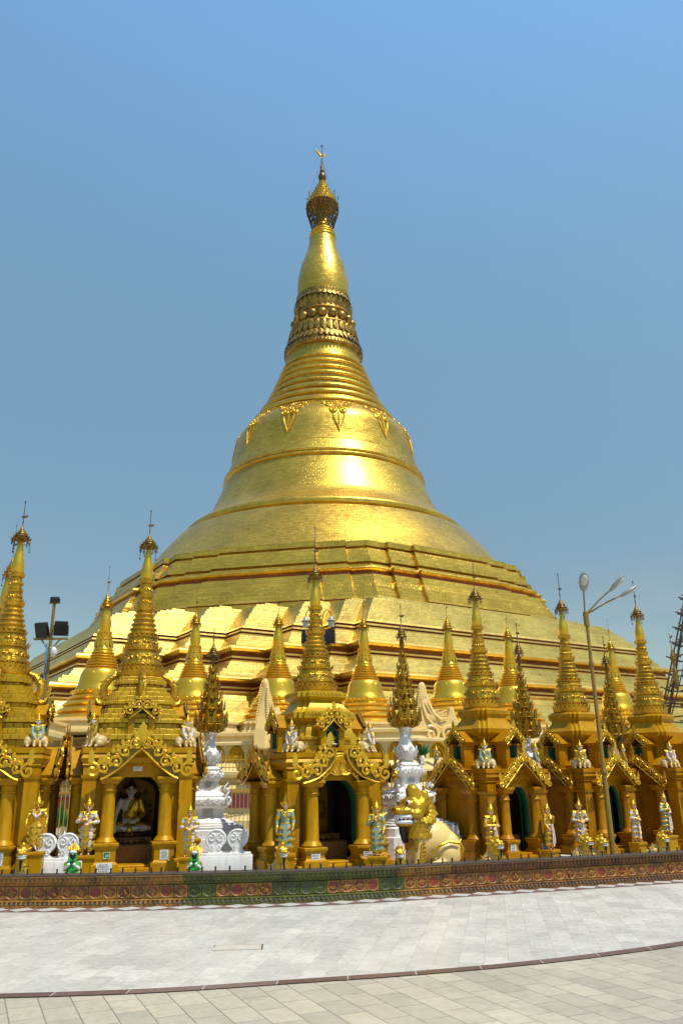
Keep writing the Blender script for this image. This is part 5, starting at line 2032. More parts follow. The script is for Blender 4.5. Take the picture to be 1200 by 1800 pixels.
    p.box((0, 0, -(zb + .06) / 2), (w * .9, .24, max(.02, zb - .06)))
    p.build('plinth', M[plinth[0]], t)
    return t


GS = [
    ('gold-clad guardian statue wearing a white scarf collar, beside the left-edge shrine', 60, 1388, 1497, 13.75, R(8), 'robe_gold', 'bare', 'open', 'scarf', R(12), False, 'robe_gold'),
    ('white-sleeved guardian statue with hands at the chest, left of the Buddha doorway', 150, 1391, 1503, 14.15, R(8), 'robe_white', 'short', 'chest', None, 0, False, 'skin'),
    ('white-sleeved guardian statue with hands at the waist, right of the Buddha doorway', 331, 1404, 1506, 14.25, R(6), 'robe_white', 'short', 'waist', None, R(6), False, 'skin'),
    ('pale green robed guardian statue with arms hanging, left of the middle doorway', 501, 1388, 1500, 14.25, R(4), 'robe_green', 'long', 'down', None, R(8), False, 'skin'),
    ('pale green robed guardian statue with one bent arm, beside the big seated lion', 663, 1397, 1504, 14.35, R(-4), 'robe_green', 'long', 'raise', None, R(14), True, 'skin'),
    ('gold robed guardian statue with folded arms and white sash, left of the corner-on shrine doorway', 866, 1401, 1504, 15.35, R(34), 'robe_gold', 'sash', 'fold', 'sash', R(14), False, 'skin'),
    ('slim gold robed guardian statue with raised hand, right of the corner-on shrine doorway', 966, 1402, 1493, 15.9, R(48), 'robe_gold', 'sash', 'raise', 'sash', R(8), False, 'skin'),
    ('white coated guardian statue with both hands at the belt, left of the street lamp pole', 1023, 1396, 1488, 16.3, R(6), 'robe_white', 'sash', 'waist', None, R(10), False, 'skin'),
    ('pinkish white guardian statue standing half turned, just right of the street lamp pole', 1119, 1396, 1480, 16.9, R(40), 'robe_white', 'long', 'waist', None, R(6), False, 'skin'),
    ('pale green guardian statue with white sash, nearest the right edge of the photo', 1173, 1385, 1468, 17.1, R(34), 'robe_green', 'sash', 'chest', 'sash', R(8), False, 'skin')]
for gdef in GS:
    guardian(*gdef)


def chinthe(name, label, loc, rz, scale, style='gold', group=None, cat='statue'):
    """seated temple lion facing -y; 1 unit tall"""
    t = thing(name, label, cat, loc, rz, group, scale)
    b = MB()
    b.ell((0, -.03, .36), (.17, .17, .30), 16, 12)
    b.ell((0, .22, .30), (.20, .32, .26), 16, 12)
    b.ell((0, .42, .22), (.22, .20, .21), 16, 12)
    for sx in (-1, 1):
        b.ell((sx * .19, .36, .19), (.11, .19, .18), 14, 10)
        b.caps((sx * .21, .28, .10), (sx * .22, .05, .05), .07, .06)
        for k in range(3):
            b.caps((sx * (.18 + .04 * k), .0, .035), (sx * (.18 + .04 * k), -.05, .03), .03, .026, 8)
        b.caps((sx * .115, -.10, .38), (sx * .125, -.16, .06), .085, .062)
        for k in range(3):
            b.caps((sx * (.085 + .04 * k), -.18, .035), (sx * (.085 + .04 * k), -.24, .03), .032, .026, 8)
    b.caps((0, -.04, .50), (0, -.09, .74), .16, .13)
    if style == 'big':
        b.ell((0, .20, .38), (.23, .34, .30), 16, 12)
        b.ell((0, -.02, .40), (.21, .20, .30), 16, 12)
        b.ell((0, .42, .28), (.25, .22, .26), 16, 12)
    hs = 1.32 if style == 'big' else 1.12

    def grow(q):
        for v_ in q.v:
            v_.x *= hs; v_.y = -.08 + (v_.y + .08) * hs; v_.z = .76 + (v_.z - .76) * hs
        return q
    bm = {'gold': 'ivory', 'big': 'cream_lion'}[style]
    b.blob('body', M[bm], t, .022, 3)
    # tail curling over the back
    tl = MB()
    tl.tube([(.06, .60, .10), (.10, .66, .25), (.08, .58, .40), (.05, .46, .44), (.06, .40, .38), (.07, .46, .33)], [.04, .045, .04, .04, .035, .02], 8)
    leaf(tl, (.05, .48, .42), (.05, .44, .60), .05, (1, 0, 0), lobes=1)
    tl.build('tail', M['gold_bright'], t)
    # layered mane on neck and chest
    m = MB()
    for k in range(4):
        z = .73 - k * .07
        r = .160 + .017 * k
        y = -.075 + .008 * k
        m.lathe([(r * .8, -.09), (r * 1.06, -.085), (r * 1.02, -.04), (r * .86, .02)], 22, (0, y, z), 1, 1.02)
        petals(m, 18, r * 1.03, z - .015, r * 1.065, z - .105, .034, rot=.17 * k, c=(0, y))
    leaf(m, (0, -.235, .46), (0, -.265, .24), .10, (0, -1, .1))
    for sx in (-1, 1):
        leaf(m, (sx * .12, -.20, .42), (sx * .17, -.20, .24), .05, (sx * .4, -1, .1))
        lo = MB()
        lo.tube([(sx * .20, -.12, .36), (sx * .205, -.14, .22), (sx * .20, -.16, .08)], .018, 6)
        for k in range(5):
            leaf(lo, (sx * .20, -.13, .34 - .055 * k), (sx * .25, -.09, .37 - .055 * k), .022, (sx, -.3, 0))
        lo.build('leg_ornament', M['gold_bright'], t)
        lo = MB()
        lo.tube([(sx * .21, .04, .20), (sx * .265, .12, .32), (sx * .30, .28, .375), (sx * .30, .46, .35), (sx * .29, .52, .40)], [.014, .02, .022, .026, .006], 6)
        lo.build('haunch_flame', M['gold_bright'], t)
    m.build('mane', M['gold_spire' if style == 'big' else 'gold_bright'], t)
    # head
    h = MB()
    h.ell((0, -.10, .83), (.155, .17, .14), 16, 12)
    h.ell((0, -.235, .795), (.135, .13, .075), 14, 10)
    h.ell((0, -.345, .815), (.06, .045, .045), 10, 8)
    for sx in (-1, 1):
        h.ell((sx * .085, -.20, .875), (.06, .07, .05), 10, 8)
        h.ell((sx * .045, -.365, .815), (.03, .03, .028), 8, 6)
        h.ell((sx * .13, -.14, .76), (.05, .08, .06), 10, 8)
        h.caps((sx * .13, -.02, .88), (sx * .20, .03, .95), .045, .015)
    h.ell((0, -.205, .658), (.108, .145, .036), 12, 8)
    h.caps((0, -.07, .90), (0, -.12, 1.02), .135, .075)
    h.caps((0, -.12, 1.0), (0, -.16, 1.085), .075, .014)
    h.caps((0, .02, .88), (0, .04, .98), .11, .05)
    h.caps((0, .06, .80), (0, .06, .70), .12, .12)
    grow(h).blob('head', M['gold_spire' if style == 'big' else 'gold_bright'], t, .016, 2)
    cr_ = MB()
    cr_.ell((0, -.05, .90), (.13, .12, .06), 10, 8)
    for k, (x, y, z, l, w) in enumerate(((-.10, -.12, .93, .14, .045), (.10, -.12, .93, .14, .045), (-.12, -.02, .90, .13, .045), (.12, -.02, .90, .13, .045), (-.05, -.16, .97, .12, .04), (.05, -.16, .97, .12, .04), (0, .06, .93, .16, .05))):
        leaf(cr_, (x * 1.05, y, z - .02), (x * .8, y - l * .05, z + l * .75), w, (x * 6, -.6, .3), curl=.03)
    for sx in (-1, 1):
        for k in range(5):
            a = .3 + k * .45
            leaf(cr_, (sx * .13, -.05 + .07 * math.cos(a), .81 - .08 * math.sin(a)), (sx * .165, -.03 + .15 * math.cos(a), .80 - .14 * math.sin(a)), .035, (sx, 0, 0))
    grow(cr_).build('flame_crest', M['gold_bright'], t)
    j = MB()
    for zz, rr_ in ((.742, .112), (.684, .108)):
        j.tube([(rr_ * math.cos(a), -.205 + .138 * math.sin(a), zz) for a in [math.pi + math.pi * i / 14 for i in range(15)]], .017, 6, flat=1.3)
    j.tube([(.10, -.17, .742), (.112, -.15, .713), (.10, -.17, .684)], .014, 5); j.tube([(-.10, -.17, .742), (-.112, -.15, .713), (-.10, -.17, .684)], .014, 5)
    for i in range(9):
        a = math.pi + math.pi * (i + .5) / 9
        j.ell((.110 * math.cos(a), -.205 + .152 * math.sin(a), .724), (.011, .011, .018), 6, 5)
    grow(j).build('white_jaws', M['eye'], t)
    mo = MB()
    mo.ell((0, -.20, .715), (.098, .135, .035), 12, 8)
    grow(mo).build('mouth', M['lips'], t)
    e = MB(); pu = MB()
    for sx in (-1, 1):
        e.ell((sx * .098, -.232, .882), (.034, .030, .034), 10, 8)
        pu.ell((sx * .104, -.255, .884), (.018, .014, .019), 8, 6)
    grow(e); grow(pu)
    e.build('eyes', M['eye'], t); pu.build('pupils', M['black'], t)
    bd = MB()
    bd.tube([(0, -.27, .66), (0, -.27, .58), (0, -.25, .50), (0, -.245, .46 if style == 'big' else .34)], [.045, .04, .034, .022], 8)
    grow(bd).build('beard', M['black'], t)
    return t


LG = 'small seated lions along the boundary wall'
p = AT(46, 1478, 13.7)
lz = (p.z - TZ)
lion0 = chinthe('seated_lion', 'small gold lion staring forward with black beard, below the scarfed guardian statue', (p.x, 13.65, TZ), R(10), lz * .86, 'gold', LG)
for px, yt, Y, rz, lab in ((494, 1478, 13.75, 28, 'small gold lion half turned, under the green robed statue left of the middle doorway'),
                           (701, 1483, 13.8, 4, 'small gold lion facing forward in front of the big cream lion'),
                           (868, 1466, 14.75, 40, 'small gold lion with white chest below the folded-arms guardian statue'),
                           (1025, 1462, 15.5, 42, 'small gold lion below the white coated statue, left of a matching lion'),
                           (1051, 1464, 15.35, 42, 'small gold lion right beside the street lamp pole'),
                           (1158, 1458, 16.2, 46, 'small gold lion below the pale green statue near the right edge')):
    p = AT(px, yt, Y)
    dup(lion0, lab, (p.x, Y, TZ), R(rz), (p.z - TZ) * .86)
p = AT(735, 1380, 14.45)
big = chinthe('seated_lion', 'big cream seated lion with gold head and scaled mane, left of the corner-on shrine', (AT(742, 1500, 14.55).x, 14.6, TZ), R(-62), (p.z - TZ) * .85, 'big')
p = AT(352, 1500, 15.35)
dup(big, 'cream lion mostly hidden behind the statue right of the Buddha doorway', (p.x - .28, 15.3, TZ), R(-95), .62)


def green_dragon(label, loc, rz, s):
    t = thing('dragon_statue', label, 'statue', loc, rz, 'small green dragon statues', s)
    b = MB()
    b.ell((0, .05, .24), (.20, .17, .24), 14, 10)
    b.ell((0, .02, .46), (.17, .14, .18), 14, 10)
    b.caps((0, .02, .50), (0, .0, .66), .12, .10)
    for sx in (-1, 1):
        b.ell((sx * .17, -.06, .13), (.12, .17, .12), 12, 8)
        b.caps((sx * .15, -.02, .52), (sx * .22, -.10, .36), .06, .05)
    b.blob('body', M['green_gloss'], t, .018, 3)
    a = MB()
    for sx in (-1, 1):
        a.caps((sx * .22, -.10, .36), (sx * .10, -.22, .46), .05, .042)
        a.ell((sx * .095, -.235, .485), (.052, .048, .055), 10, 8)
        for k in range(4):
            a.caps((sx * (.06 + .024 * k), -.27, .515), (sx * (.062 + .022 * k), -.285, .47), .014, .012, 6)
        a.caps((sx * .055, -.235, .47), (sx * .05, -.265, .50), .016, .013, 6)
        f_ = MB(); f_.caps((sx * .20, -.15, .06), (sx * .24, -.28, .03), .05, .04)
        for kk in range(3):
            f_.caps((sx * .24 + .025 * (kk - 1), -.29, .025), (sx * .24 + .03 * (kk - 1), -.33, .015), .014, .01, 6)
        f_.blob('foot', M['eye'], t, .010, 2)
        a.blob('arm', M['eye'], t, .012, 2)
        a = MB()
    h = MB()
    for rr, w, zc in ((.135, .032, .745),):
        h.tube([(rr * .82 * math.cos(q), -.10, zc + rr * 1.2 * math.sin(q)) for q in [2 * math.pi * i / 18 for i in range(19)]], w, 8)
    for sx in (-1, 1):
        h.tube([(sx * .12, -.10, .68), (sx * .10, -.14, .58), (sx * .09, -.16, .50)], [.03, .028, .02], 7)
    h.build('green_lips', M['green_gloss'], t)
    k = MB(); k.ell((0, -.06, .735), (.105, .06, .15), 12, 8); k.tube([(0, -.10, .62), (0, -.13, .50)], .03, 6); k.build('open_mouth', M['black'], t)
    w = MB(); w.ell((0, -.10, .86), (.12, .09, .055), 12, 8); w.ell((0, -.13, .80), (.045, .03, .03), 8, 6); w.build('muzzle', M['eye'], t)
    c = MB()
    c.ell((0, .0, .86), (.15, .13, .11), 12, 8)
    for kx, l in ((0, .28), (-.08, .20), (.08, .20), (-.14, .14), (.14, .14)):
        leaf(c, (kx, -.05, .90), (kx * 1.1, .02, .90 + l), .055, (0, -1, .2), lobes=1)
    for sx in (-1, 1):
        c.ell((sx * .085, -.10, .915), (.04, .04, .04), 8, 6)
        fn = MB()
        fn.tube([(sx * .16, .02, .28), (sx * .165, .02, .58)], .02, 5)
        for kk in range(4):
            leaf(fn, (sx * .16, .02, .30 + .08 * kk), (sx * .30, .0, .28 + .06 * kk), .04, (0, -1, 0))
        fn.build('gold_fin', M['gold_bright'], t)
    tl = MB(); tl.tube([(.10, .2, .05), (.3, .22, .06), (.42, .15, .10), (.46, .1, .2)], [.06, .05, .04, .02], 8); tl.build('tail', M['gold_bright'], t)
    c.build('gold_headdress', M['gold_bright'], t)
    return t


p = AT(133, 1479, 13.7)
gd = green_dragon('green dragon statue with gaping black mouth, below the statue left of the Buddha doorway', (p.x, 13.65, TZ), R(10), (p.z - TZ) * .85)
p = AT(344, 1481, 13.7)
dup(gd, 'green dragon statue with gaping black mouth, below the statue right of the Buddha doorway', (p.x, 13.65, TZ), R(6), (p.z - TZ) * .85)


def sphinx(label, sh, lx, ly, zt, face, robe, s=1.0, turn=0.0):
    """crowned half-man half-lion with two rear bodies, on a roof corner of shrine sh"""
    v = Matrix.Rotation(sh.rotation_euler.z, 3, 'Z') @ Vector((lx, ly, 0)) + sh.location
    t = thing('sphinx_statue', label, 'statue', (v.x, v.y, zt + .004), face, 'crowned sphinx figures on the roof corners', s * .93)
    b = MB()
    for sx in (-1, 1):
        b.ell((sx * .135, .08, .11), (.085, .12, .10), 12, 10)
        b.ell((sx * .17, .04, .07), (.05, .09, .06), 10, 8)
        b.caps((sx * .14, .02, .035), (sx * .16, -.06, .02), .03, .025)
        b.tube([(sx * .17, .20, .06), (sx * .21, .22, .14), (sx * .19, .2, .2)], [.02, .018, .008], 6)
        b.caps((sx * .045, -.02, .22), (sx * .05, -.07, .04), .036, .028)
        b.ell((sx * .05, -.09, .02), (.028, .045, .02), 8, 6)
    b.ell((0, .05, .14), (.10, .12, .12), 12, 10)
    b.blob('lion_bodies', M['ivory'], t, .012, 2)
    u = MB()
    u.ell((0, 0, .25), (.072, .055, .08), 12, 10)
    u.ell((0, -.005, .335), (.085, .055, .06), 12, 10)
    for sx in (-1, 1):
        u.caps((sx * .085, -.005, .36), (sx * .095, -.03, .26), .030, .026)
        u.caps((sx * .095, -.03, .26), (sx * .05, -.075, .16), .026, .020)
    u.blob('torso', M[robe], t, .010, 2)
    h = MB()
    q, m = head_blob(h, (0, -.012, .455), .92, turn)
    h.caps((0, 0, .36), (0, -.003, .42), .028, .024)
    hb = h.blob('head', M['pale_skin'], t, .008, 2)
    face_paint(hb, q, m, .92)
    crown(t, q, m, .92, .85)
    g_ = MB()
    for sx in (-1, 1):
        leaf(g_, (sx * .03, -.03, .385), (sx * .135, .0, .40), .03, (sx * .2, -.6, .7))
        g_.tube([(sx * .06, -.03, .39), (sx * .04, -.055, .35), (0, -.068, .29)], [.012, .016, .012], 6)
        leaf(g_, (sx * .05, -.02, .20), (sx * .14, -.02, .27), .035, (0, -1, 0), lobes=1)
        g_.lathe([(.024, -.01), (.034, 0), (.026, .01)], 10, (sx * .048, -.055, .10))
    g_.lathe([(.07, -.012), (.082, 0), (.07, .012)], 16, (0, .0, .21), 1, .85)
    g_.tube([(0, -.066, .30), (0, -.068, .21), (0, -.06, .12)], .010, 5)
    g_.lathe([(.030, -.008), (.036, 0), (.03, .008)], 12, (0, .0, .385))
    for sx in (-1, 1):
        g_.tube([(sx * .05, -.03, .20), (sx * .05, -.05, .14), (sx * .048, -.055, .10)], .010, 5)
    g_.build('gilt_trim', M['gold_bright'], t)
    return t


def corner(sh, T, sx, sy, label, face, robe, s=1.0, turn=0.0):
    k = (T['wc'] - .13)
    sphinx(label, sh, sx * k, sy * k, T['zkt'], face, robe, s, turn)


corner(s1, TA, 1, -1, 'sphinx in pale green on the right roof corner of the left-edge shrine', R(30), 'robe_green', 1.0, R(20))
corner(s2, TA, -1, -1, 'sphinx in gold wings on the left roof corner of the Buddha shrine', R(-35), 'robe_gold', 1.05, R(40))
corner(s2, TA, 1, -1, 'sphinx in white on the right roof corner of the Buddha shrine', R(40), 'robe_white', 1.0, R(10))
corner(s3, TB, -1, -1, 'sphinx in lilac white on the left roof corner of the middle shrine', R(-25), 'robe_white', 1.0, R(10))
corner(s3, TB, 1, -1, 'sphinx in lilac white on the right roof corner of the middle shrine', R(62), 'robe_white', 1.0, R(10))
corner(s4, TC, -1, -1, 'sphinx in pale green on the front roof corner of the first corner-on shrine', R(-8), 'robe_green', .95, R(4))
corner(s4, TC, 1, -1, 'sphinx in pale green on the right roof corner of the first corner-on shrine', R(62), 'robe_green', .9, R(4))
corner(s4, TC, -1, 1, 'sphinx in pale green on the roof corner beside the white pedestal and big lion', R(-90), 'robe_green', .85, R(4))
corner(s5, TC, -1, -1, 'sphinx in gold on the front roof corner of the shrine behind the lamp pole', R(-4), 'robe_gold', .95, R(8))
corner(s5, TC, 1, -1, 'sphinx in gold seen sideways, right of the lamp pole on a roof corner', R(72), 'robe_gold', .9, R(0))
corner(s6, TC, -1, -1, 'sphinx in pinkish white on the front roof corner of the farthest right shrine', R(8), 'robe_white', .95, R(4))


def buddha(label, loc, rz, s, robe='gold_bright', skin='pale_skin'):
    t = thing('buddha_statue', label, 'statue', loc, rz, 'seated buddha figures', s)
    b = MB()
    q, m = head_blob(b, (0, -.01, .80), 2.0)
    b.caps((0, .01, .62), (0, 0, .72), .06, .055)
    b.ell((0, .02, .52), (.19, .11, .15), 16, 10)
    b.ell((0, .03, .34), (.15, .10, .16), 16, 10)
    b.ell((0, .02, .16), (.22, .14, .12), 16, 10)
    for sx in (-1, 1):
        b.caps((sx * .14, .0, .13), (sx * .36, -.12, .09), .10, .075)
        b.caps((sx * .36, -.12, .09), (-sx * .10, -.26, .08), .07, .05)
        b.ell((-sx * .15, -.27, .10), (.07, .05, .035), 8, 6)
    # right arm reaches down over the knee, left hand in the lap
    b.caps((-.19, .01, .60), (-.27, -.02, .36), .06, .05)
    b.caps((-.27, -.02, .36), (-.29, -.20, .17), .05, .035)
    hand(b, (-.29, -.21, .165), (0, -.45, -.9), (0, -.4, .9), 2.5, .1)
    b.caps((.19, .01, .60), (.27, -.02, .36), .06, .05)
    b.caps((.27, -.02, .36), (.09, -.22, .21), .05, .035)
    hand(b, (.09, -.225, .205), (-1, -.15, 0), (0, 0, 1), 2.2, .25)
    bd = b.blob('body', M[skin], t, .014, 2)
    face_paint(bd, q, m, 2.0)
    h = MB()
    h.ell(q(0, .012, .026), (.105, .112, .085), 16, 10)
    h.ell(q(0, .01, .066), (.05, .05, .055), 12, 8)
    h.caps(q(0, .01, .08), q(0, .01, .125), .022, .006)
    h.build('hair', M['hair'], t)
    r = MB()
    r.ell((.055, .015, .50), (.17, .125, .16), 16, 10)
    r.ell((.02, .03, .34), (.165, .115, .17), 16, 10)
    r.caps((.19, .01, .60), (.275, -.02, .36), .072, .062)
    r.caps((.275, -.02, .36), (.16, -.15, .25), .062, .055)
    for sx in (-1, 1):
        r.caps((sx * .14, .0, .13), (sx * .34, -.11, .09), .115, .09)
    r.caps((.0, -.10, .10), (.0, -.22, .06), .12, .10)
    for k in range(4):
        r.tube([(.10 + .03 * k, -.105 - .012 * k, .62 - .02 * k), (.02 + .04 * k, -.125, .45), (-.08 + .05 * k, -.115, .28)], .012, 5)
    r.blob('robe', M[robe], t, .014, 2)
    f = MB()
    f.lathe([(.36, 0), (.40, .02), (.40, .05), (.36, .06)], 24, (0, -.06, -.05), 1, .7)
    petals(f, 20, .36, -.01, .42, .03, .05, c=(0, -.06))
    f.build('seat', M['gold_dark'], t)
    return t


def in_shrine(sh, x, y, z):
    v = Matrix.Rotation(sh.rotation_euler.z, 3, 'Z') @ Vector((x, y, 0)) + sh.location
    return Vector((v.x, v.y, z))


v = in_shrine(s2, -.02, .10, .87)
bud = buddha('pale life-size Buddha in a gold robe seated inside the left-hand doorway', v, R(16), .90)
v = in_shrine(s3, 0, -TB['dy'] + .09, TB['dz0'] + .035)
bs = dup(bud, 'tiny white and gold Buddha seated in the green roof niche of the middle shrine', v, R(20), .27)
v = in_shrine(s2, 0, -TA['dy'] + .09, TA['dz0'] + .03)
dup(bud, 'tiny Buddha in the green roof niche above the left-hand Buddha doorway', v, R(16), .27)
v = in_shrine(s6, -TC['dy'] + .09, 0.0, TC['dz0'] + .03)
dup(bud, 'tiny Buddha in the green side niche of the farthest right shrine', v, R(-45), .24)

# ------------------------------------------------------------------ cream scroll creatures at the plinth edge


def scroll_creature(label, px, py, Y, rz, s):
    p = AT(px, py, Y)
    t = thing('scroll_creature', label, 'sculpture', (p.x, Y, p.z), rz, 'cream scroll creatures on the plinth', s)
    b = MB()
    out = [(-.95, 0), (1.05, 0), (1.12, .35), (1.0, .55), (.86, .62), (.80, .95), (.70, 1.32), (.58, 1.38), (.50, 1.1), (.42, .92), (.22, .85), (.05, 1.02), (-.06, 1.35), (-.16, 1.62), (-.22, 1.85), (-.25, 2.08), (-.38, 2.18), (-.50, 2.08), (-.50, 1.8), (-.52, 1.5), (-.66, 1.0), (-.82, .6)]
    b.prism(out, -.26, .26)
    b.ell((-.37, 0, 2.02), (.15, .20, .2), 12, 8)
    for x, z, r in ((.45, .42, .34), (-.2, .45, .4), (.78, .3, .28), (-.55, .35, .3), (-.1, 1.0, .28), (-.32, 1.5, .22)):
        b.ell((x, 0, z), (r, .36, r), 14, 10)
    for v_ in b.v:
        v_.y *= 1 - .33 * max(0, v_.z)
    b.blob('carved_body', M['cream_lion'], t, .035, 4)
    r = MB()
    for sy in (-1, 1):
        y = sy * .36
        r.tube(spiral((.42, .44), .30, 1.5, 0, 1, 20, y), [.07 * (1 - .02 * i) for i in range(21)], 6)
        r.tube(spiral((-.18, .44), .28, 1.4, 2, -1, 20, y), [.06 * (1 - .02 * i) for i in range(21)], 6)
        r.tube([(-.30, y * .8, 1.75), (-.18, y * .85, 1.45), (-.02, y * .9, 1.1), (.2, y * .95, .93), (.42, y * .9, .98)], [.03, .05, .055, .05, .03], 6)
        r.tube([(-.42, y * .8, 1.7), (-.40, y * .85, 1.35), (-.30, y * .9, 1.0), (-.1, y, .75), (.15, y, .65)], [.03, .05, .05, .05, .03], 6)
        for k in range(16):
            s_ = k / 15
            r.ell((-.36 + .34 * s_ ** 1.5, y * (.82 + .1 * s_), 1.72 - .78 * s_), (.035, .035, .035), 6, 5)
        for x, z in ((.25, 1.05), (.38, 1.12), (.12, 1.15)):
            r.tube(spiral((x, z), .12, 1.2, 1, 1, 12, y * .7), .03, 5)
    for v_ in r.v:
        v_.y *= 1 - .33 * max(0, v_.z)
    for k in range(14):
        z = .9 + k * .075
        for sy in (-1, 1):
            r.ell((-.70 + (z - .9) * .22, sy * (.26 - .085 * z), z), (.04, .04, .04), 6, 5)
    r.build('scroll_relief', M['cream_lion'], t)
    return t


sc1 = scroll_creature('cream carved scroll creature with a knobbed top, right of the second gold tree', 764, 1315, 29.2, R(12), 1.02)
p = AT(472, 1318, 29.0)
dup(sc1, 'cream carved scroll creature seen edge-on, behind the left side of the middle shrine', (p.x, 29.0, p.z), R(76), 1.08)

# ------------------------------------------------------------------ white scroll railings in front of the pedestals


def scroll_railing(label, px, Y, rz, n=2):
    p = GROUND(px, 1500, TZ) if False else AT(px, 1500, Y)
    t = thing('white_scroll_railing', label, 'railing', (p.x, Y, TZ), rz, 'white stucco scroll railings')
    b = MB()
    b.box((0, .05, .12), (n * .36 + .16, .40, .24), bev=.01)
    b.box((0, .05, .26), (n * .36 + .10, .34, .04), bev=.01)
    b.build('base_slab', M['white'], t, smooth=25)
    for k in range(n):
        x = (k - (n - 1) / 2) * .36
        v = MB()
        poly = []
        for i in range(17):
            a = -math.pi * .25 + math.pi * 1.5 * i / 16
            poly.append((x + .175 * math.cos(a), .50 + .155 * math.sin(a)))
        poly += [(x - .07, .34), (x - .13, .28), (x + .13, .28), (x + .07, .34)]
        v.prism(poly, -.05, .05)
        for sg in (-1, 1):
            v.tube(spiral((x + sg * .075, .52), .070, 1.4, math.pi / 2, sg, 14, -.055), .014, 5)
            v.tube(spiral((x + sg * .05, .36), .04, 1.2, math.pi / 2, -sg, 10, -.055), .011, 5)
        v.tube([(x + .16 * math.cos(a), -.052, .50 + .14 * math.sin(a)) for a in [-.7 + (math.pi + 1.4) * i / 16 for i in range(17)]], .012, 5)
        v.build('volute', M['white'], t, smooth=35)
    return t


r0 = scroll_railing('white scroll railing of paired volutes in front of the first white pedestal', 398, 14.7, R(6))
p = AT(99, 1500, 14.1)
dup(r0, 'white scroll railing of paired volutes in the gap left of the Buddha shrine', (p.x, 14.1, TZ), R(8))

# ------------------------------------------------------------------ gilded picket fences behind the shrines


def fence(label, a, b, z0, z1, step, ri, group, m='iron'):
    a, b = Vector(a), Vector(b)
    d = b - a
    t = thing('picket_fence', label, 'fence', (a.x, a.y, 0), math.atan2(d.y, d.x), group)
    ln = d.length
    r = MB()
    for z in (z0 + .12, z1 - .16):
        r.box((ln / 2, 0, z), (ln, .03, .03))
    r.build('rails', M[m], t)
    k = MB()
    n = int(ln / step)
    for i in range(n + 1):
        x = ln * i / n
        k.tube([(x, -.001, z0), (x, -.001, z1 - .06), (x, -.001, z1)], [ri, ri, .002], 5)
    k.build('pickets', M[m], t)
    return t


fence('gold picket fence in the gap left of the Buddha shrine', (-9.5, 17.6), (-4.4, 18.0), TZ, 1.72, .085, .010, 'gold picket fences')
fence('gold picket fence between the first white pedestal and the middle shrine', (-4.38, 18.0), (1.0, 18.6), TZ, 1.72, .085, .010, 'gold picket fences')
fence('gold picket fence behind the big seated lion', (1.02, 18.6), (6.4, 21.0), TZ, 1.72, .085, .010, 'gold picket fences')
fence('low gold spiked fence along the plinth ledge on the left', (-14, 29.0), (-.2, 27.9), 2.10, 2.62, .13, .012, 'low spiked fences on the plinth')
fence('low gold spiked fence along the plinth ledge on the right', (-.1, 27.9), (8.5, 32.0), 2.10, 2.62, .13, .012, 'low spiked fences on the plinth')

# ------------------------------------------------------------------ lamps, poles, scaffold


def floodlight(mb_box, mb_rim, c, w, h, yaw, tilt):
    m = Matrix.Translation(c) @ Matrix.Rotation(yaw, 4, 'Z') @ Matrix.Rotation(tilt, 4, 'X')
    b = MB(m)
    b.box((0, 0, 0), (w, .10, h), bev=.012)
    b.box((0, .07, 0), (w * .6, .07, h * .6), taper=.8)
    for sx in (-1, 1):
        b.box((sx * (w / 2 + .012), .02, -h * .18), (.016, .04, h * .75))
    b.box((0, .02, -h * .56), (w + .04, .04, .016))
    mb_box.add(b.v, b.f, b.mi)


Yp = 19.0
pb = AT(75, 1268, Yp); ptp = AT(97.5, 1062, Yp)
t = thing('floodlight_pole', 'mustard pole carrying three black floodlights, left of the Buddha shrine spire', 'light pole', (pb.x, Yp, TZ))
PM = pb.x
top = ptp.z - TZ
mb = MB()
mb.lathe([(.045, 0), (.042, top * .5), (.036, top), (.05, top + .005), (.05, top + .02)], 12)
za = AT(90, 1123, Yp).z - TZ
mb.box((0, 0, za), (.80, .05, .05))
for sx in (-1, 1):
    mb.tube([(0, 0, za - .28), (sx * .22, 0, za - .02)], .018, 6)
mb.box((0, 0, top + .03), (.22, .08, .03))
mb.build('pole', M['pole_paint'], t)
for px, py, w, h, yaw, tl in ((74, 1107, .30, .34, R(-14), R(20)), (108, 1104, .30, .32, R(14), R(22)), (97, 1054, .19, .13, R(4), R(10))):
    q = AT(px, py, Yp - .03)
    f_ = MB()
    floodlight(f_, None, (q.x - PM, -.03, q.z - TZ), w, h, yaw, tl)
    f_.build('floodlight', M['black'], t)
q = AT(95, 1150, Yp - .1)
c = MB(); c.lathe([(.03, .16), (.05, .12), (.075, .10), (.075, .04), (.06, -.02), (.03, -.055), (.004, -.065)][::-1], 14, (q.x - PM, -.12, q.z - TZ)); c.tube([(0, 0, q.z - TZ + .16), (q.x - PM, -.12, q.z - TZ + .16)], .015, 6); c.build('camera_dome', M['eye'], t)
c = MB(); c.tube([(-.055, -.03, 1.0), (-.055, -.03, za - .25), (-.10, -.03, za - .18), (-.05, -.02, za - .12)], .018, 6); c.build('blue_conduit', M['blue'], t)

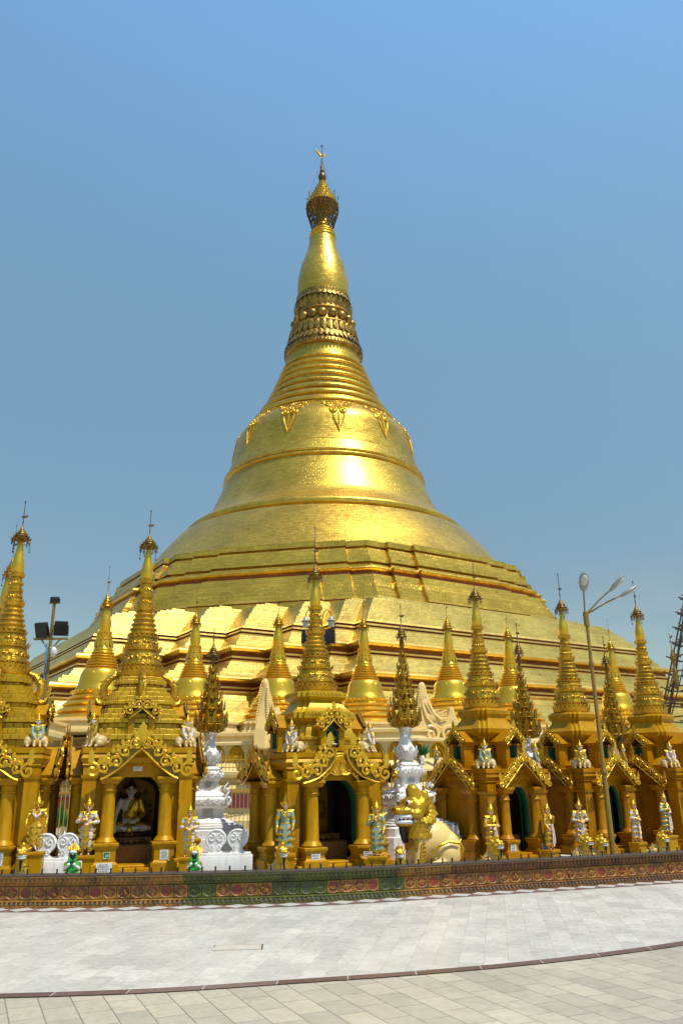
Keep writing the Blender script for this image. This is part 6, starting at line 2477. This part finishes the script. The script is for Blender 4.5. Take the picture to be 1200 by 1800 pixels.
Yc = 22.5
pc_ = AT(556, 1250, Yc)
t = thing('floodlight_pole', 'pole with two black floodlights and two lantern arms rising behind the middle shrine spire', 'light pole', (pc_.x, Yc, TZ))
zb_ = AT(556, 1100, Yc).z - TZ
mb = MB(); mb.lathe([(.05, 0), (.045, zb_ * .6), (.03, zb_ + .2)], 12); mb.box((0, 0, AT(556, 1134, Yc).z - TZ), (.78, .05, .05)); mb.build('pole', M['pole_paint'], t)
for px, py in ((541, 1119), (578, 1119)):
    q = AT(px, py, Yc - .05)
    f_ = MB(); floodlight(f_, None, (q.x - pc_.x, -.06, q.z - TZ), .33, .40, 0, R(12)); f_.build('floodlight', M['black'], t)
for px, py, sg in ((537, 1091, -1), (582, 1090, 1)):
    q = AT(px, py, Yc)
    x, z = q.x - pc_.x, q.z - TZ
    a = MB(); a.tube([(x * .42, 0, z - .55), (x * .40, 0, z + .02), (x * .5, 0, z + .22), (x * .75, 0, z + .30), (x * .95, 0, z + .2), (x, 0, z + .08)], .016, 6); a.build('lamp_arm', M['pole_paint'], t)
    l = MB(); l.lathe([(.12, -.04), (.13, -.02), (.08, .02), (.06, .08), (.02, .12)], 14, (x, 0, z)); lo = l.build('lantern_cap', M['steel'], t)
    l = MB(); l.lathe([(.02, -.20), (.06, -.19), (.085, -.12), (.09, -.045)], 14, (x, 0, z)); l.build('lantern_globe', M['glass'], lo)

Yl = 15.7
lb = AT(1078, 1512, Yl)
lt = AT(1028.5, 1078, Yl)
t = thing('street_lamp', 'tall mustard street lamp with three cobra heads, rising behind the wall on the right', 'street lamp', (lb.x, Yl, TZ))
dx = lt.x - lb.x
hh = lt.z - TZ
mb = MB()
mb.tube([(0, 0, 0), (dx * .33, 0, hh * .33), (dx * .34, 0, hh * .34), (dx * .7, 0, hh * .7), (dx, 0, hh)], [.052, .048, .042, .036, .030], 14)
mb.lathe([(.066, 0), (.066, .05), (.058, .07)], 14, (dx * .33, 0, hh * .33))
mb.lathe([(.05, -.03), (.05, .03)], 14, (dx * .78, 0, hh * .78))
mb.lathe([(.055, -.25), (.055, .02), (.03, .04)], 14, (dx, 0, hh))
mb.build('pole', M['pole_paint'], t)
for (x0, y0), (x1, y1), dy in (((1027, 1076), (1025, 1035), -.5), ((1031, 1078), (1075, 1034), -.25), ((1032, 1079), (1094, 1045), .1)):
    a = AT(x0, y0, Yl) - Vector((lb.x, Yl, TZ))
    b = AT(x1, y1, Yl + dy * .4) - Vector((lb.x, Yl, TZ))
    m = MB(); m.tube([a, a.lerp(b, .5) + Vector((0, 0, .02)), b], .016, 8); arm = m.build('lamp_arm', M['pole_paint'], t)
    d = (b - a).normalized()
    d2 = (d + Vector((0, dy * .55, .08))).normalized()
    ctr = b + d2 * .15
    side = d2.cross(Vector((0, 0, 1))).normalized()
    upv = side.cross(d2).normalized()
    rm = Matrix((d2, side, upv)).transposed()
    h = MB()
    h.ell(ctr, (.21, .095, .045), 16, 10, rm)
    h.caps(b - d2 * .04, b + d2 * .05, .03, .05, 8)
    ho = h.build('lamp_head', M['steel'], t)
    gl = MB()
    gl.ell(ctr + d2 * .04 - upv * .026, (.12, .070, .045), 14, 8, rm)
    gl.build('lamp_glass', M['glass'], ho)

# bamboo scaffold round a spire beyond the right edge
Ys = 19.5
sb = AT(1262, 1262, Ys)
t = thing('bamboo_scaffold', 'conical dark bamboo scaffold cut off by the right edge of the photo', 'scaffold', (sb.x, Ys, TZ))
zb0, zb1 = sb.z - TZ, AT(1240, 1040, Ys).z - TZ
r0_, r1_ = 1.28, .30
mb = MB()
np_ = 12
for i in range(np_):
    a = 2 * math.pi * i / np_ + .2
    mb.tube([(r0_ * 1.35 * math.cos(a), r0_ * 1.35 * math.sin(a), 0), (r0_ * math.cos(a), r0_ * math.sin(a), zb0), (r1_ * math.cos(a), r1_ * math.sin(a), zb1)], [.03, .022, .018], 6)
    a2 = a + 2 * math.pi / np_ * 1.6
    mb.tube([(r0_ * 1.1 * math.cos(a), r0_ * 1.1 * math.sin(a), zb0 - .4), (r1_ * 1.3 * math.cos(a2), r1_ * 1.3 * math.sin(a2), zb1 - .4)], .014, 5)
mb.build('bamboo_poles', M['bamboo'], t)
mb = MB()
rr_ = random.Random(9)
for k in range(9):
    s_ = k / 8
    z = zb0 + (zb1 - zb0) * s_ * .95
    r = r0_ + (r1_ - r0_) * s_ * .95
    pts = [((r + .03) * math.cos(2 * math.pi * i / 24), (r + .03) * math.sin(2 * math.pi * i / 24), z + rr_.uniform(-.02, .02)) for i in range(25)]
    mb.tube(pts, .018, 5)
    for i in range(np_):
        a = 2 * math.pi * i / np_ + .2
        mb.tube([((r - .08) * math.cos(a - .05), (r - .08) * math.sin(a - .05), z - .02), ((r + .14) * math.cos(a + .06), (r + .14) * math.sin(a + .06), z + .05)], .018, 5)
mb.build('bamboo_hoops', M['bamboo'], t)
t2 = thing('spire_finial', 'small worn gold finial hanging inside the bamboo scaffold at the right edge', 'finial', (AT(1186, 1185, Ys - .3).x, Ys - .3, AT(1186, 1214, Ys - .3).z))
mb = MB()
mb.lathe([(.012, 0), (.03, .02), (.05, .06), (.03, .11), (.045, .15), (.075, .30), (.05, .48), (.03, .55), (.03, .66), (.06, .70), (.075, .74), (.05, .84), (.015, .96), (.006, 1.15)], 10)
mb.build('finial_body', M['gold_worn'], t2)
mb = MB(); mb.tube([(0, 0, 1.15), (-.02, 0, 1.35)], .006, 5); leaf(mb, (0, 0, 1.22), (.06, 0, 1.30), .02, (0, -1, 0)); mb.build('finial_vane', M['bronze'], t2)

# ------------------------------------------------------------------ tablets, number plates and small things


def tablet(label, sh, lx, ly, z, w, h, rows=5, seed=1, m='marble', face=None):
    v = in_shrine(sh, lx, ly, z)
    t = thing('inscription_tablet', label, 'tablet', v, sh.rotation_euler.z if face is None else face, 'white inscription tablets')
    b = MB(); b.box((0, -.006, 0), (w, .014, h), bev=.003); b.build('slab', M[m], t, smooth=20)
    k = MB()
    rr = random.Random(seed)
    for i in range(rows):
        zz = h * .40 - (i + .1) * h * .84 / rows
        x = -w * .42 + rr.uniform(0, .1) * w
        end = w * .42 - rr.uniform(0, .2) * w
        ch = h * .5 / rows
        while x < end:
            c_ = ch * rr.uniform(.55, .9)
            k.tube([(x + c_ * .5 * (1 + math.cos(a)), -.0145, zz + c_ * .5 * math.sin(a)) for a in [rr.uniform(0, 2) + 5.0 * j / 6 for j in range(7)]], max(.0016, ch * .12), 3)
            if rr.random() < .3:
                k.tube([(x + c_ * .5, -.0145, zz + c_ * .6), (x + c_, -.0145, zz + c_ * .9)], max(.0015, ch * .11), 3)
            x += c_ * rr.uniform(1.1, 1.5)
    k.build('lettering', M['ink'], t)
    return t


def number_sign(label, txt, sh, lx, ly, z, s):
    v = in_shrine(sh, lx, ly, z)
    t = thing('number_sign', label, 'sign', v, sh.rotation_euler.z, 'green number plates')
    b = MB(); b.box((0, -.004, 0), (s, .010, s), bev=.002); b.build('plate', M['sign_green'], t, smooth=20)
    r = MB()
    for sx in (-1, 1):
        r.box((sx * s * .47, -.0105, 0), (s * .05, .003, s * .99)); r.box((0, -.0105, sx * s * .47), (s * .89, .003, s * .05))
    r.build('plate_border', M['eye'], t, smooth=20)
    cu = bpy.data.curves.new('txt', 'FONT')
    cu.body = txt
    cu.size = s * .58
    cu.align_x = 'CENTER'
    cu.align_y = 'CENTER'
    cu.extrude = .0015
    cu.offset = s * .008
    o = bpy.data.objects.new('tmp', cu)
    C.objects.link(o)
    dg = bpy.context.evaluated_depsgraph_get(); dg.update()
    me = bpy.data.meshes.new_from_object(o.evaluated_get(dg))
    bpy.data.objects.remove(o)
    me.materials.clear(); me.materials.append(M['eye'])
    ob = bpy.data.objects.new('numerals', me)
    C.objects.link(ob)
    ob.parent = t
    ob.rotation_euler = (R(90), 0, 0)
    ob.location = (0, -.0125, 0)
    return t


def ped_face(T):
    return -(T['L'] - T['cr']) - 1.42 * T['cr'] - .001


fA, fB, fC = ped_face(TA), ped_face(TB), ped_face(TC)
tablet('white inscription tablet on the right pedestal of the left-edge shrine', s1, TA['pc'], fA, .60, .13, .20, 6, 1)
number_sign('green number plate reading 20 on the left pedestal of the Buddha doorway', '\u1042\u1040', s2, -TA['pc'] + .02, fA, .60, .10)
tablet('large white notice sheet below the green number plate at the Buddha doorway', s2, -TA['pc'] - .01, fA - .06, .37, .25, .25, 7, 2)
tablet('white inscription tablet on the right pedestal of the Buddha doorway', s2, TA['pc'], fA, .58, .14, .15, 6, 3)
tablet('pale inscription tablet in the gable above the Buddha doorway', s2, -.02, -(TA['L'] - TA['cr'] * 1.7) - .008, 1.99, .15, .17, 5, 4)
tablet('white inscription tablet on the left pedestal of the middle doorway', s3, -TB['pc'], fB, .53, .16, .13, 3, 5)
number_sign('green number plate reading 21 at the foot of the middle doorway', '\u1042\u1041', s3, -TB['pc'] - .10, fB - .028, .385, .095)
tablet('small white strip beside the number plate at the middle doorway', s3, -TB['pc'] + .05, fB - .028, .385, .16, .09, 2, 6)
tablet('white inscription tablet on the right pedestal of the middle doorway', s3, TB['pc'], fB, .53, .16, .14, 4, 7)
tablet('low white strip tablet at the foot of the right pedestal of the middle doorway', s3, TB['pc'] - .01, fB - .028, .38, .24, .08, 2, 8)
tablet('white inscription tablet left of the first corner-on shrine doorway', s4, -TC['pc'], fC, .535, .13, .17, 6, 9)
number_sign('green number plate reading 22 at the foot of the first corner-on shrine', '\u1042\u1042', s4, -TC['pc'] + .02, fC - .025, .38, .08)
tablet('white inscription tablet right of the first corner-on shrine doorway', s4, TC['pc'], fC, .535, .12, .16, 5, 10)
tablet('pale inscription tablet in the gable of the first corner-on shrine', s4, -.02, -(TC['L'] - TC['cr'] * 1.7) - .008, 1.76, .12, .11, 4, 11)
number_sign('green number plate reading 23 beside the street lamp pole', '\u1042\u1043', s5, -TC['pc'] + .02, fC, .54, .08)
tablet('white inscription tablet right of the doorway behind the lamp pole', s5, TC['pc'], fC, .535, .13, .17, 5, 12)
tablet('white inscription tablet on the left pedestal of the farthest right shrine', s6, -TC['pc'], fC, .535, .12, .17, 5, 13)

# plants, bottles
def plant(label, loc, s, n, h):
    t = thing('potted_plant', label, 'plant', loc, 0, None, s)
    f = MB()
    rr = random.Random(int(loc[0] * 100))
    for i in range(n):
        a = rr.uniform(0, 6.28)
        b = Vector((.05 * math.cos(a), .05 * math.sin(a), h))
        e = b + Vector((math.cos(a) * rr.uniform(.08, .32), math.sin(a) * rr.uniform(.08, .3), rr.uniform(.1, .42)))
        leaf(f, b, e, rr.uniform(.03, .06), (math.sin(a), -math.cos(a), .6))
    f.build('leaves', M['leaf'], t)
    p_ = MB(); p_.lathe([(.05, 0), (.07, .02), (.05, .06), (.09, .18), (.08, .26), (.05, .3), (.08, h)], 14); p_.build('vase', M['white'], t)
    return t


p = AT(741, 1343, 27.9)
plant('white vase of green leaves on the plinth ledge below the cream scroll creature', (p.x, 27.7, p.z), .95, 22, .30)
p = AT(108, 1470, 19.0)
plant('dark green shrub in a white pot behind the fence left of the Buddha shrine', (p.x, 19.2, TZ), 1.5, 60, .36)
def bottle(label, px, py, Y):
    p = AT(px, py, Y)
    t = thing('water_bottle', label, 'bottle', (p.x, Y, p.z), 0, 'water bottles on the white pedestal')
    b = MB(); b.lathe([(.026, 0), (.03, .01), (.03, .10), (.024, .13), (.012, .15), (.012, .17)], 12); b.build('bottle_body', M['glass'], t)
    b = MB(); b.lathe([(.015, .168), (.015, .195)], 10); b.build('cap', M['blue'], t)


bottle('clear water bottle on the white pedestal step, the left and taller of two', 797, 1466, 15.7)
bottle('clear water bottle on the white pedestal step, right beside a taller one', 804, 1467, 15.75)
